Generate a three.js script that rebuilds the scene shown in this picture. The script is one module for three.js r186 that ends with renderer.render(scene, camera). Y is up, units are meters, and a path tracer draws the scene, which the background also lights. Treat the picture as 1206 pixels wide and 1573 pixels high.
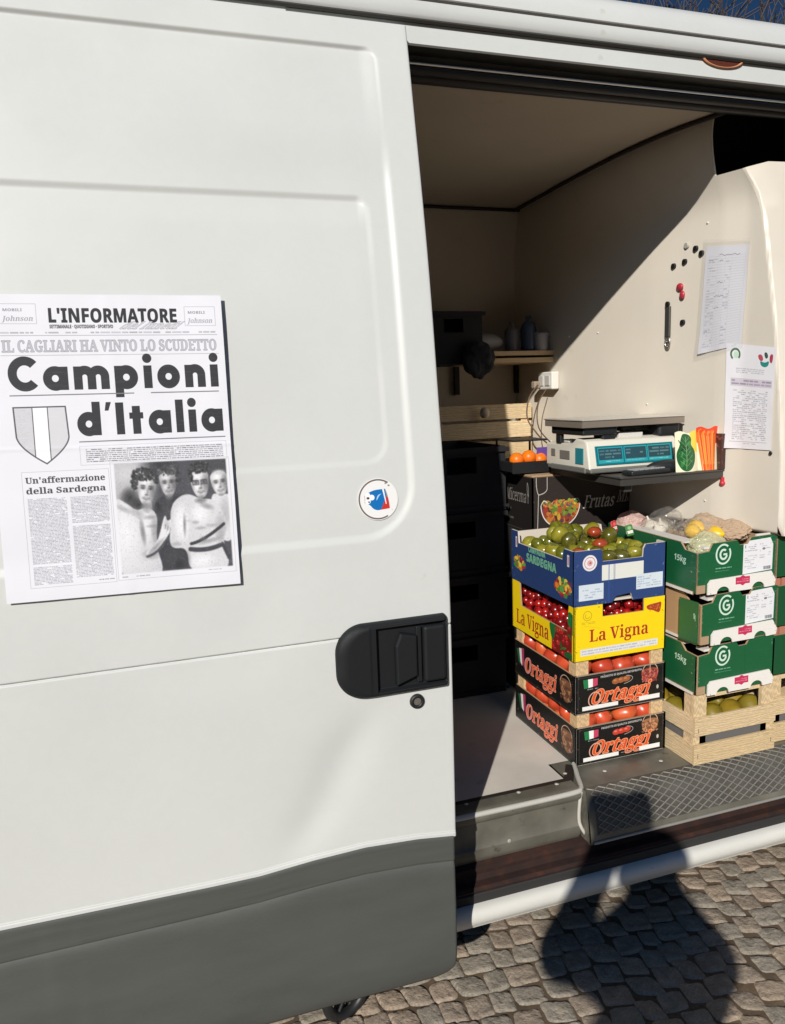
import * as THREE from 'three';
import { Sky } from 'three/addons/objects/Sky.js';
import { RoundedBoxGeometry } from 'three/addons/geometries/RoundedBoxGeometry.js';
import { mergeGeometries, toCreasedNormals, mergeVertices } from 'three/addons/utils/BufferGeometryUtils.js';
import { MarchingCubes } from 'three/addons/objects/MarchingCubes.js';
import { ImprovedNoise } from 'three/addons/math/ImprovedNoise.js';

// ---------------------------------------------------------------- camera, sky, sun, exposure
const scene = new THREE.Scene();
const camera = new THREE.PerspectiveCamera(68.83, 785 / 1024, 0.02, 2000);
{
  const p = THREE.MathUtils.degToRad(9.068), w = THREE.MathUtils.degToRad(17.829), r = THREE.MathUtils.degToRad(-2.076);
  const f = new THREE.Vector3(Math.sin(w) * Math.cos(p), -Math.sin(p), -Math.cos(w) * Math.cos(p));
  const ri = new THREE.Vector3(Math.cos(w), 0, Math.sin(w)), u = new THREE.Vector3().crossVectors(ri, f);
  const r2 = ri.clone().multiplyScalar(Math.cos(r)).addScaledVector(u, Math.sin(r));
  const u2 = ri.clone().multiplyScalar(-Math.sin(r)).addScaledVector(u, Math.cos(r));
  camera.matrixAutoUpdate = true;
  camera.quaternion.setFromRotationMatrix(new THREE.Matrix4().makeBasis(r2, u2, f.clone().negate()));
  camera.position.set(0, 1.62, 0);
}
const SUN = new THREE.Vector3(-0.496, 0.491, 0.716).normalize();
const sky = new Sky(); sky.name = 'sky'; sky.scale.setScalar(1500);
sky.userData = { kind: 'structure' };
Object.assign(sky.material.uniforms.sunPosition, { value: SUN.clone() });
sky.material.uniforms.turbidity.value = 2; sky.material.uniforms.rayleigh.value = 1.1;
sky.material.uniforms.mieCoefficient.value = 0.003;
scene.add(sky);
scene.environmentIntensity = 0.1;
const sun = new THREE.DirectionalLight(new THREE.Color(1, 0.955, 0.885), 5);
sun.position.copy(SUN).multiplyScalar(20).add(new THREE.Vector3(0.8, 1, -1.6)); sun.target.position.set(0.8, 1, -1.6);
sun.castShadow = true; sun.shadow.radius = 1.1; sun.shadow.mapSize.set(4096, 4096); sun.shadow.bias = -0.0005;
Object.assign(sun.shadow.camera, { left: -5, right: 5, top: 5, bottom: -5, near: 1, far: 60 });
scene.add(sun, sun.target);
const renderer = new THREE.WebGLRenderer({ antialias: true });
renderer.toneMapping = THREE.LinearToneMapping; renderer.toneMappingExposure = 0.93;
renderer.shadowMap.enabled = true;

// ---------------------------------------------------------------- helpers
let seed = 12345;
const rnd = () => { seed = (seed + 0x6d2b79f5) | 0; let t = Math.imul(seed ^ (seed >>> 15), 1 | seed); t = (t + Math.imul(t ^ (t >>> 7), 61 | t)) ^ t; return ((t ^ (t >>> 14)) >>> 0) / 4294967296; };
const rr = (a, b) => a + (b - a) * rnd();
const noise = new ImprovedNoise();
const fbm = (x, y, z, o = 4) => { let s = 0, a = 0.5; for (let i = 0; i < o; i++) { s += a * noise.noise(x, y, z); x *= 2.03; y *= 2.03; z *= 2.03; a *= 0.5; } return s; };
const ss = (a, b, x) => { const t = Math.min(1, Math.max(0, (x - a) / (b - a))); return t * t * (3 - 2 * t); };
const lerp = (a, b, t) => a + (b - a) * t;
const interp = (pts, x) => { if (x <= pts[0][0]) return pts[0][1]; for (let i = 1; i < pts.length; i++) if (x <= pts[i][0]) return lerp(pts[i - 1][1], pts[i][1], (x - pts[i - 1][0]) / (pts[i][0] - pts[i - 1][0])); return pts[pts.length - 1][1]; };
const counts = {};
const numbered = (n) => { counts[n] = (counts[n] ?? -1) + 1; return counts[n] ? n + '_' + String(counts[n]).padStart(3, '0') : n; };
function tag(o, label, category, group, kind) { o.userData = { label, category }; if (group) o.userData.group = group; if (kind) o.userData.kind = kind; return o; }
function thing(name, label, category, [x, y, z] = [0, 0, 0], turn = 0, group) { const g = new THREE.Group(); g.name = numbered(name); g.position.set(x, y, z); g.rotation.y = turn; scene.add(g); return tag(g, label, category, group); }
function mesh(name, geo, mat, parent = scene) {
  const m = new THREE.Mesh(Array.isArray(geo) ? mergeGeometries(geo.map((g) => { const q = g.index ? g.toNonIndexed() : g; for (const k of Object.keys(q.attributes)) if (!['position', 'normal', 'uv'].includes(k)) q.deleteAttribute(k); q.clearGroups(); return q; })) : geo, mat);
  m.name = parent === scene ? numbered(name) : name; m.castShadow = m.receiveShadow = true; parent.add(m); return m;
}
const single = (name, label, category, geo, mat, pos, group) => { const m = mesh(name, geo, mat); if (pos) m.position.set(...pos); return tag(m, label, category, group); };
function dup(o, name, label, pos, group) { const c = o.clone(); c.name = numbered(name); c.userData = { ...o.userData, label }; if (group) c.userData.group = group; c.position.set(...pos); scene.add(c); return c; }
const box = (x0, x1, y0, y1, z0, z1, r = 0) => { const w = x1 - x0, h = y1 - y0, d = z1 - z0; const g = r ? new RoundedBoxGeometry(w, h, d, 2, Math.min(r, w / 2.01, h / 2.01, d / 2.01)) : new THREE.BoxGeometry(w, h, d); return g.translate((x0 + x1) / 2, (y0 + y1) / 2, (z0 + z1) / 2); };
const bar = (a, b, r, n = 8) => { const A = new THREE.Vector3(...a), B = new THREE.Vector3(...b), L = A.distanceTo(B); const g = new THREE.CylinderGeometry(r, r, L, n); g.applyQuaternion(new THREE.Quaternion().setFromUnitVectors(new THREE.Vector3(0, 1, 0), B.clone().sub(A).normalize())); const c = A.add(B).multiplyScalar(0.5); return g.translate(c.x, c.y, c.z); };
const tube = (pts, r, n = 40, m = 7) => new THREE.TubeGeometry(new THREE.CatmullRomCurve3(pts.map((p) => new THREE.Vector3(...p))), n, r, m);
// grid surface: f(i,j) -> [x,y,z], uv in metres from the two parameter lists
function grid(us, vs, f, uvf) {
  const pos = [], uv = [], idx = [], nu = us.length, nv = vs.length;
  for (let j = 0; j < nv; j++) for (let i = 0; i < nu; i++) { pos.push(...f(us[i], vs[j], i, j)); uv.push(...(uvf ? uvf(us[i], vs[j], i, j) : [us[i], vs[j]])); }
  for (let j = 0; j < nv - 1; j++) for (let i = 0; i < nu - 1; i++) { const a = j * nu + i, b = a + 1, c = a + nu, d = c + 1; idx.push(a, b, d, a, d, c); }
  const g = new THREE.BufferGeometry(); g.setAttribute('position', new THREE.Float32BufferAttribute(pos, 3)); g.setAttribute('uv', new THREE.Float32BufferAttribute(uv, 2)); g.setIndex(idx); g.computeVertexNormals(); return g;
}
// list of samples with fine steps around some places
function samples(a, b, step, fine, fs, half) { const out = []; let x = a; while (x < b - 1e-6) { out.push(x); x += fine.some((c) => Math.abs(c - x) < half) ? fs : step; } out.push(b); return out; }
// profile of [y,z] points swept along x
const sweep = (prof, x0, x1, crease = 0.6) => { const us = [x0, x1]; let s = 0; const ls = prof.map((p, i) => (i ? (s += Math.hypot(p[0] - prof[i - 1][0], p[1] - prof[i - 1][1])) : 0)); return toCreasedNormals(grid(us, ls, (u, v, i, j) => [u, prof[j][0], prof[j][1]]).toNonIndexed(), crease); };
function canvasTex(w, h, draw, srgb = true) { const c = document.createElement('canvas'); c.width = w; c.height = h; const g = c.getContext('2d'); draw(g, w, h); const t = new THREE.CanvasTexture(c); if (srgb) t.colorSpace = THREE.SRGBColorSpace; t.anisotropy = 8; return t; }
// tileable-enough data texture from a function (u,v in 0..1) -> [r,g,b] sRGB 0..1
function dataTex(n, fn, rep = [1, 1], srgb = true) { const d = new Uint8Array(n * n * 4); for (let y = 0; y < n; y++) for (let x = 0; x < n; x++) { const c = fn(x / n, y / n); const k = (y * n + x) * 4; for (let q = 0; q < 3; q++) d[k + q] = Math.max(0, Math.min(255, Math.round(255 * (Array.isArray(c) ? c[q] : c)))); d[k + 3] = 255; } const t = new THREE.DataTexture(d, n, n); t.wrapS = t.wrapT = THREE.RepeatWrapping; t.magFilter = THREE.LinearFilter; t.minFilter = THREE.LinearMipmapLinearFilter; t.generateMipmaps = true; t.repeat.set(...rep); if (srgb) t.colorSpace = THREE.SRGBColorSpace; t.needsUpdate = true; return t; }
const col = (r, g, b) => new THREE.Color().setRGB(r, g, b);
const std = (c, rough = 0.7, o = {}) => new THREE.MeshStandardMaterial({ color: c instanceof THREE.Color ? c : new THREE.Color(c), roughness: rough, ...o });
const phys = (c, rough, o = {}) => new THREE.MeshPhysicalMaterial({ color: c instanceof THREE.Color ? c : new THREE.Color(c), roughness: rough, ...o });
const tile = (fx, fy, s, o = 4) => { // periodic fbm
  const w = (a) => a; const n = (x, y) => fbm(x, y, 3.1, o); const u = fx % 1, v = fy % 1;
  return lerp(lerp(n(u * s, v * s), n((u - 1) * s, v * s), u), lerp(n(u * s, (v - 1) * s), n((u - 1) * s, (v - 1) * s), u), v);
};

// ---------------------------------------------------------------- materials
const paintMap = dataTex(1024, (u, v) => {
  const a = tile(u, v, 5, 5), b = tile(u + 0.3, v + 0.1, 60, 2), c = tile(u * 1 + 0.6, v, 24, 3);
  let k = 0.965 + 0.045 * a + 0.012 * b; const spot = ss(0.36, 0.46, c + 0.25 * b); k -= 0.05 * spot; const sp2 = ss(0.5, 0.56, tile(u + 0.15, v + 0.55, 38, 3) + 0.3 * tile(u, v, 9, 2)); k -= 0.22 * sp2; const scr = ss(0.40, 0.43, tile(u * 0.25 + v * 0.05, v + u * 0.12, 46, 2)) * ss(0.08, 0.2, tile(u + 0.8, v + 0.2, 8, 2)); k -= 0.05 * scr;
  return [k, k * (1 - 0.008 * spot), k * (1 - 0.03 * spot)];
}, [0.8, 0.8]);
const paintRough = dataTex(256, (u, v) => 0.62 + 0.25 * tile(u, v, 7, 4), [1.3, 1.3], false);
const PAINT = phys(col(0.668, 0.68, 0.655), 0.62, { map: paintMap, roughnessMap: paintRough, clearcoat: 0.35, clearcoatRoughness: 0.22 });
const cladMap = dataTex(1024, (u, v) => {
  const a = tile(u, v, 6, 5), st = ss(0.12, 0.4, tile(u, v * 0.02 + 0.4, 9, 3)), g = tile(u, v, 120, 1);
  const sc = ss(0.3, 0.42, tile(u + v * 0.4, v * 0.3, 26, 2));
  const k = 0.74 + 0.12 * a + 0.07 * st + 0.06 * g + 0.05 * sc; return [k * 0.985, k, k * 0.97];
}, [0.9, 0.9]);
const cladBump = dataTex(512, (u, v) => 0.5 + 0.5 * tile(u, v, 90, 2), [5, 5], false);
const CLAD = std(col(0.152, 0.156, 0.15), 0.62, { map: cladMap, bumpMap: cladBump, bumpScale: 0.0006 });
const blackBump = dataTex(256, (u, v) => 0.5 + 0.5 * tile(u, v, 60, 2), [14, 14], false);
const BLACK = std(col(0.014, 0.015, 0.017), 0.42, { bumpMap: blackBump, bumpScale: 0.0004 });
const BLACKMATT = std(col(0.012, 0.012, 0.013), 0.75);
const RUBBER = std(col(0.016, 0.016, 0.017), 0.48);
const wallMap = dataTex(512, (u, v) => { const a = tile(u, v, 4, 5), s = ss(0.2, 0.5, tile(u * 1 + 0.2, v + 0.7, 13, 4)); const k = 0.95 + 0.06 * a - 0.06 * s; return [k, k * 0.99, k * (0.975 - 0.02 * s)]; }, [0.9, 0.9]);
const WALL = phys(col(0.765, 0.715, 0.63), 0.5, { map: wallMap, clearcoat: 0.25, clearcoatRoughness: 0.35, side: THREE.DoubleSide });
const SHADEDCEIL = std(col(0.54, 0.475, 0.385), 0.75, { map: wallMap, side: THREE.DoubleSide });  // brown here is interior shade put into the colour of a cream ceiling
const SHADEDBACKWALL = std(col(0.62, 0.56, 0.47), 0.7, { map: wallMap });  // cream wall darkened in its colour to keep the load space dim
const DARKTRIM = std(col(0.03, 0.02, 0.016), 0.8);
const floorMap = dataTex(512, (u, v) => { const a = tile(u, v, 5, 5), st = ss(0.15, 0.45, tile(u + 0.5, v, 11, 4)), sp = ss(0.3, 0.42, tile(u, v + 0.3, 40, 2)); const k = 0.9 + 0.12 * a - 0.16 * st - 0.12 * sp; return [k, k * 0.985, k * 0.96]; }, [1.1, 1.1]);
const FLOOR = std(col(0.76, 0.725, 0.68), 0.6, { map: floorMap });
const metalMap = dataTex(512, (u, v) => { const a = tile(u, v, 6, 5), s = ss(0.1, 0.42, tile(u + 0.2, v + 0.3, 22, 3)); const q = ss(0.22, 0.4, tile(u + 0.6, v, 14, 5)), w2 = ss(0.3, 0.42, tile(u, v * 0.4 + 0.3, 40, 2)); const k = 0.74 + 0.42 * a - 0.3 * q + 0.18 * w2; return [k + 0.08 * s, k + 0.01 * s, k - 0.07 * s]; }, [1.6, 1.6]);
const STEPPAINT = std(col(0.31, 0.295, 0.24), 0.42, { map: metalMap, metalness: 0.25 });
const STEPDARK = std(col(0.06, 0.05, 0.043), 0.5, { map: metalMap, metalness: 0.2 });
const PALEMETAL = std(col(0.62, 0.6, 0.54), 0.3, { metalness: 0.25 });  // pale metal, lightened so the threshold lip carries its highlight
const rustMap = dataTex(512, (u, v) => { const a = tile(u, v, 8, 5), b = ss(-0.05, 0.3, tile(u + 0.4, v + 0.2, 20, 4)); const k = 0.55 + 0.4 * a; return [k * lerp(0.75, 1, b), k * lerp(0.52, 0.62, b), k * lerp(0.46, 0.42, b)]; }, [2, 2]);
const RUST = std(col(0.14, 0.095, 0.07), 0.85, { map: rustMap });
const sillMap = dataTex(512, (u, v) => { const k = 0.96 + 0.05 * tile(u, v, 6, 4), s = ss(0.22, 0.42, tile(u, v * 0.5, 18, 4)), q = ss(0.3, 0.36, tile(u + 0.4, v, 9, 5)); return [k - 0.2 * s - 0.3 * q, k - 0.25 * s - 0.38 * q, k - 0.36 * s - 0.44 * q]; }, [1.6, 6]);
const WHITESILL = phys(col(0.68, 0.67, 0.62), 0.5, { map: sillMap, clearcoat: 0.3, clearcoatRoughness: 0.25 });
const woodMap = (seedv) => dataTex(256, (u, v) => { const g = tile(u * 1, v, 3, 3); const l = 0.5 + 0.5 * Math.sin((v * 9 + 2.4 * g + 0.8 * tile(u, v, 9, 3) + seedv) * 6.28); const kn = ss(0.42, 0.5, tile(u + seedv, v * 0.6, 7, 2)); const k = 0.84 + 0.13 * l + 0.2 * tile(u, v, 20, 3) - 0.3 * kn; return [k, k * (0.95 - 0.05 * kn), k * (0.86 - 0.1 * kn)]; }, [1.3, 1]);
const WOODS = [0, 1, 2].map((i) => std(col(0.72 + 0.04 * i, 0.6 + 0.045 * i, 0.42 + 0.05 * i), 0.75, { map: woodMap(i * 0.37) }));
const KRAFT = std(col(0.4, 0.27, 0.16), 0.85);
const CARDIN = std(col(0.62, 0.56, 0.48), 0.85);
const STEEL = phys(col(0.5, 0.49, 0.46), 0.3, { metalness: 0.9 });

// ---------------------------------------------------------------- the van
const van = thing('delivery_van', 'white panel van with its side door slid open onto fruit boxes, standing on cobbles', 'van', [0, 0, 0]);
const zdoor = (() => { // side profile of the door: upright below the waist, leaning in above
  const P = [[0.2, -1.487], [0.6, -1.486], [0.95, -1.484], [1.2, -1.487], [1.4, -1.5], [1.6, -1.524], [1.85, -1.556], [2.05, -1.59], [2.2, -1.62], [2.35, -1.65], [2.45, -1.672]];
  const m = P.map((p, i) => { const a = P[Math.max(0, i - 1)], b = P[Math.min(P.length - 1, i + 1)]; return (b[1] - a[1]) / (b[0] - a[0]); });
  return (y) => { let i = 0; while (i < P.length - 2 && y > P[i + 1][0]) i++; const [x0, y0] = P[i], [x1, y1] = P[i + 1], h = x1 - x0, t = Math.min(1, Math.max(0, (y - x0) / h)); const t2 = t * t, t3 = t2 * t; return (2 * t3 - 3 * t2 + 1) * y0 + (t3 - 2 * t2 + t) * h * m[i] + (-2 * t3 + 3 * t2) * y1 + (t3 - t2) * h * m[i + 1]; };
})();
const DX = 0.606, DTOP = 2.405;
const cladTop = (x) => interp([[-0.8, 0.628], [-0.35, 0.62], [0.05, 0.61], [0.15, 0.609], [0.27, 0.617], [0.385, 0.62], [0.51, 0.611], [0.606, 0.598]], x);
function rrect(x, y, x1, y0, y1, r0, r1) { // signed distance (negative inside) to a panel open to the left
  const r = y < (y0 + y1) / 2 ? r0 : r1, cy = (y0 + y1) / 2, hy = (y1 - y0) / 2, qx = x - (x1 - r), qy = Math.abs(y - cy) - (hy - r);
  return Math.min(Math.max(qx, qy), 0) + Math.hypot(Math.max(qx, 0), Math.max(qy, 0)) - r;
}
function relief(x, y) {
  let d = 0;
  const dA = rrect(x, y, 0.531, 1.9, 2.347, 0.03, 0.028); d -= 0.007 * ss(0.003, -0.0075, dA) * ss(2.12, 2.33, y) * lerp(1, 0.3, ss(0.49, 0.53, x));
  const dC = rrect(x, y, 0.535, 1.312, 2.3, 0.12, 0.03); d -= 0.0048 * ss(0.004, -0.016, dC) * ss(2.18, 2.05, y);
  const dB = rrect(x, y, 0.483, 1.472, 2.03, 0.05, 0.03); d -= lerp(0.0018, 0.0055, ss(1.96, 2.02, y) * ss(0.478, 0.455, x)) * ss(0.004, -0.012, dB) * (1 - 0.55 * ss(1.62, 1.75, y) * ss(1.95, 1.85, y) * ss(0.40, 0.46, x));
  d -= 0.006 * Math.exp(-(((y - 1.1085) / 0.0017) ** 2));
  const e = y - cladTop(x); d -= 0.0016 * Math.exp(-(((e - 0.0085) / 0.0012) ** 2)); d += 0.002 * ss(0.012, 0.009, e);
  d += 0.0012 * fbm(x * 2.2, y * 2.2, 0.7, 2); d -= 0.0065 * Math.exp(-(((x - 0.3 - 0.55 * (y - 0.75)) / 0.06) ** 2)) * ss(1.0, 0.85, y) * ss(0.6, 0.72, y);
  return d;
}
const doorXs = [...samples(-0.8, DX - 0.005, 0.008, [0.478, 0.53, 0.51], 0.002, 0.024), DX - 0.0025, DX - 0.0008, DX, DX];
const doorVs = samples(0, 1, 0.0035, [0.28, 0.3, 0.39, 0.4, 0.483, 0.79, 0.968], 0.0009, 0.012).concat([]);
for (let i = 1; i < 24; i++) doorVs.push(i * 0.0006); doorVs.sort((a, b) => a - b);
const doorGeo = grid(doorXs, doorVs, (x, v, i) => {
  const y = lerp(cladTop(x) - 0.002, DTOP, v); let z = zdoor(y) + relief(x, y); const n = doorXs.length;
  if (i === n - 4) z -= 0.0007; if (i === n - 3) z -= 0.0025; if (i === n - 2) z -= 0.006; if (i === n - 1) z -= 0.05;
  return [x, y, z];
}, (x, v) => [x, lerp(0.6, DTOP, v)]);
const door = mesh('sliding_door', doorGeo, PAINT, van);
mesh('door_inner_panel', [box(-0.79, 0.6, 0.3, 1.5, -1.575, -1.568), grid([-0.79, 0.6], [1.5, 2.395], (x, y) => [x, y, zdoor(y) - 0.05])], std(col(0.3, 0.3, 0.29), 0.7), door);
mesh('door_top_edge', grid([-0.8, DX - 0.002], [0, 1], (x, v) => [x, DTOP, zdoor(DTOP) - 0.045 * v]), PAINT, door);
// grey plastic cladding: strip above, deep panel below with a rounded corner
const cladMid = (x) => cladTop(x) - interp([[-0.4, 0.072], [0.15, 0.062], [0.4, 0.066], [0.6, 0.064]], x);
const cx = samples(-0.8, 0.602, 0.012, [0.59], 0.002, 0.014);
const edgeIn = (x, d) => d * (1 - Math.sqrt(1 - Math.min(1, Math.max(0, (x - (0.602 - 0.008)) / 0.008)) ** 2));
mesh('cladding_strip', grid(cx, [0, 0.02, 0.05, 0.12, 0.3, 0.6, 0.85, 0.95, 0.985, 1, 1], (x, v, i, j) => { const y = lerp(cladMid(x), cladTop(x), v); let z = zdoor(y) + 0.0055; if (v < 0.05) z -= 0.004 * (1 - v / 0.05); if (v > 0.95) z -= 0.005 * ((v - 0.95) / 0.05) ** 2; if (j === 10) z -= 0.01; return [x, y, z - edgeIn(x, 0.012)]; }), CLAD, door);
const cladBot = (x) => { const b = interp([[-0.8, 0.238], [0.2, 0.236], [0.528, 0.228]], x); return x > 0.54 ? 0.228 + 0.05 * (1 - Math.sqrt(Math.max(0, 1 - ((x - 0.54) / 0.062) ** 2))) : b; };
mesh('cladding_panel', grid(cx, [0, 0, 0.015, 0.04, 0.09, 0.18, 0.3, 0.45, 0.6, 0.75, 0.9, 0.96, 0.99, 1], (x, v, i, j) => { const b = cladBot(x), y = lerp(b, cladMid(x) - 0.001, v); let z = zdoor(y) + 0.004 + 0.003 * Math.sin(v * 3.1); if (y < 0.3) z -= 0.022 * ((0.3 - y) / 0.075) ** 2; if (v > 0.96) z -= 0.005 * ((v - 0.96) / 0.04) ** 2; if (j === 0) z -= 0.03; return [x, y, z - edgeIn(x, 0.012)]; }), CLAD, door);
const BLACKH = phys(col(0.011, 0.012, 0.0135), 0.58, { specularIntensity: 0.55, bumpMap: blackBump, bumpScale: 0.0004 });
// door handle: bevelled black bezel with a sunk cup, a pull lever and a block
{
  const z0 = zdoor(1.05) + 0.002, X0 = 0.338, X1 = 0.591, Y0 = 0.971, Y1 = 1.137;
  const outline = (x, y) => { const rl = 0.062, r = x < 0.45 ? rl : 0.008, cx = x < 0.45 ? X0 + rl : X1 - r, qx = x < 0.45 ? cx - x : x - cx, qy = Math.abs(y - (Y0 + Y1) / 2) - ((Y1 - Y0) / 2 - r); return Math.min(Math.max(qx, qy), 0) + Math.hypot(Math.max(qx, 0), Math.max(qy, 0)) - r; };
  const boxIn = (x, y, a, b, c, d) => Math.max(a - x, x - b, c - y, y - d);
  const hx = samples(0, 1, 0.011, [0.02, 0.98, 0.345], 0.004, 0.035), hy = samples(-1, 1, 0.02, [-0.97, 0.97, -0.85, 0.85], 0.007, 0.05);
  mesh('door_handle', grid(hx, hy, (u, v) => { // a rounded bezel with a sunk cup; the rim follows the outline
    const x = lerp(X0, X1, u), rl = 0.062, yc = (Y0 + Y1) / 2, hh = (Y1 - Y0) / 2 - (x < X0 + rl ? rl - Math.sqrt(Math.max(0, rl * rl - (X0 + rl - x) ** 2)) : 0) - (x > X1 - 0.008 ? 0.008 - Math.sqrt(Math.max(0, 0.008 ** 2 - (x - X1 + 0.008) ** 2)) : 0), y = yc + v * hh;
    const d = -outline(x, y), wl = lerp(0.026, 0.012, ss(0.36, 0.42, x)); let h = 0.0175 * Math.sqrt(Math.max(0, 1 - (1 - Math.min(1, d / wl)) ** 2)); h = lerp(h, 0.003, ss(0.003, -0.003, boxIn(x, y, 0.428, 0.585, 0.984, 1.123)));
    h -= 0.0015 * ss(0.002, -0.002, boxIn(x, y, 0.412, 0.587, 0.977, 1.13)) * ss(-0.002, 0.002, boxIn(x, y, 0.428, 0.585, 0.984, 1.123)); return [x, y, z0 + h - (d < 1e-5 ? 0.004 : 0)]; }), BLACKH, door);
  const lv = new THREE.Shape(); lv.moveTo(0.472, 0.998); lv.lineTo(0.512, 1.012); lv.lineTo(0.512, 1.096); lv.lineTo(0.482, 1.104); lv.lineTo(0.472, 1.08); lv.lineTo(0.472, 0.998);
  mesh('handle_lever', new THREE.ExtrudeGeometry(lv, { depth: 0.01, bevelEnabled: true, bevelThickness: 0.006, bevelSize: 0.005, bevelSegments: 3 }).translate(0, 0, z0 + 0.003), BLACKH, door);
  mesh('handle_grip', [box(0.532, 0.584, 0.99, 1.118, z0, z0 + 0.019, 0.008), box(0.517, 0.53, 0.99, 1.118, z0, z0 + 0.01, 0.003)], BLACKH, door);
  const lz = zdoor(0.943) + 0.001;
  mesh('lock_ring', new THREE.LatheGeometry([[0.0085, 0], [0.0085, 0.004], [0.011, 0.006], [0.015, 0.0055], [0.0165, 0.003], [0.017, -0.002]].map((p) => new THREE.Vector2(...p)), 28).rotateX(Math.PI / 2).translate(0.518, 0.943, lz), BLACK, door);
  mesh('lock_barrel', [new THREE.CylinderGeometry(0.0088, 0.0088, 0.004, 20).rotateX(Math.PI / 2).translate(0.518, 0.943, lz + 0.001), box(0.5165, 0.5195, 0.938, 0.948, lz + 0.003, lz + 0.0042)], STEEL, door);
}
// body: header above the opening, gutter, roof, rear side behind the door, front side beyond the frame
const HZ = -1.697;
mesh('door_header', sweep([[2.388, HZ - 0.012], [2.384, HZ - 0.004], [2.387, HZ], [2.43, HZ - 0.003], [2.435, HZ - 0.03]], -2.2, 3.1), PAINT, van);
mesh('door_rail', [sweep([[2.386, HZ - 0.006], [2.384, HZ - 0.05], [2.37, HZ - 0.056], [2.366, HZ - 0.05], [2.362, HZ - 0.052]], 0.3, 2.1)], std(col(0.06, 0.06, 0.052), 0.5, { map: metalMap }), van);
mesh('rail_trim', tube([[0.3, 2.366, HZ - 0.046], [1.2, 2.366, HZ - 0.046], [2.1, 2.366, HZ - 0.046]], 0.0034), phys(col(0.9, 0.9, 0.88), 0.35, { metalness: 1 }), van);
mesh('door_seal', [box(0.3, 2.1, 2.36, 2.42, -1.84, HZ - 0.056), tube([[0.3, 2.36, HZ - 0.062], [1.2, 2.36, HZ - 0.062], [2.1, 2.36, HZ - 0.062]], 0.013, 40, 14), tube([[0.3, 2.353, HZ - 0.085], [1.2, 2.353, HZ - 0.085], [2.1, 2.353, HZ - 0.085]], 0.013, 40, 14)], RUBBER, van);
mesh('roof_gutter', sweep([[2.43, HZ], [2.428, HZ + 0.004], [2.433, HZ + 0.008], [2.438, HZ + 0.005], [2.44, HZ - 0.004]], -2.3, 3.2), std(col(0.03, 0.028, 0.024), 0.6), van);
mesh('roof_rail', toCreasedNormals(sweep([[2.437, HZ - 0.004], [2.437, HZ + 0.006], [2.443, HZ + 0.011], [2.472, HZ + 0.008], [2.475, HZ + 0.002]], -2.3, 3.2), 0.8), PAINT, van);
mesh('roof_seam', sweep([[2.474, HZ + 0.004], [2.4765, HZ + 0.0055], [2.479, HZ + 0.004]], -2.3, 3.2), std(col(0.06, 0.055, 0.05), 0.8), van);
{
  const pr = [[2.478, HZ + 0.002], [2.481, HZ + 0.009], [2.505, HZ + 0.006], [2.528, HZ - 0.004], [2.546, HZ - 0.022], [2.566, HZ - 0.06], [2.582, HZ - 0.11], [2.6, HZ - 0.3], [2.61, -2.35], [2.6, -2.8], [2.55, -3.04], [2.46, -3.1], [1.2, -3.16], [0.3, -3.16]];
  mesh('roof', sweep(pr, -2.3, 3.2, 0.7), PAINT, van);
}
const side = (x0, x1) => sweep([[0.24, -1.66], [0.6, -1.655], [1.2, -1.66], [1.5, -1.672], [1.9, -1.69], [2.3, HZ], [2.43, HZ]], x0, x1, 0.9);
mesh('body_side', [side(-2.3, 0.35), grid([-1.66, -3.16], [0.24, 2.57], (z, y) => [-2.3, y, z])], PAINT, van); mesh('cab_side', [side(1.98, 3.2), grid([-1.66, -3.16], [0.24, 2.57], (z, y) => [3.2, y, z])], PAINT, van);
mesh('underbody', [box(-2.25, 3.15, 0.3, 0.44, -3.1, -1.75), box(-2.25, 3.15, 0.34, 0.48, -1.75, -1.72)], std(col(0.02, 0.019, 0.018), 0.9), van);
for (const [wx, wz] of [[-1.5, -1.78], [-1.5, -3.0], [2.75, -1.78], [2.75, -3.0]]) {
  const w = mesh('wheel', new THREE.LatheGeometry([[0.2, -0.09], [0.29, -0.1], [0.325, -0.08], [0.33, 0], [0.325, 0.08], [0.29, 0.1], [0.2, 0.09]].map((p) => new THREE.Vector2(...p)), 32).rotateX(Math.PI / 2), RUBBER, van); w.position.set(wx, 0.33, wz);
  mesh('wheel_rim', new THREE.CylinderGeometry(0.2, 0.2, 0.12, 24).rotateX(Math.PI / 2), STEEL, w);
}
// sill, track, threshold
mesh('sill', toCreasedNormals(sweep([[0.222, -1.70], [0.207, -1.668], [0.2045, -1.655], [0.2085, -1.6475], [0.214, -1.646], [0.217, -1.6435], [0.226, -1.637], [0.24, -1.634], [0.254, -1.6375], [0.262, -1.646], [0.266, -1.66], [0.267, -1.69]], 0.3, 2.3), 0.7), WHITESILL, van);
mesh('sill_seal', [box(0.3, 2.3, 0.262, 0.292, -1.70, -1.661, 0.004), box(0.3, 2.3, 0.285, 0.3, -1.705, -1.68)], std(col(0.022, 0.021, 0.02), 0.7), van);
mesh('door_track', [toCreasedNormals(sweep([[0.292, -1.665], [0.3, -1.662], [0.307, -1.668], [0.309, -1.69], [0.32, -1.7], [0.333, -1.7], [0.337, -1.69], [0.345, -1.692], [0.356, -1.715]], 0.3, 2.3), 0.5)], RUST, van);
const floorGeo = [grid(samples(-2.2, 1.06, 0.1, [], 1, 0), samples(-3.05, -1.752, 0.1, [], 1, 0), (x, z) => [x, 0.5, z]), grid(samples(1.06, 2.2, 0.1, [], 1, 0), samples(-3.05, -1.86, 0.1, [], 1, 0), (x, z) => [x, 0.5, z])];
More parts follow.
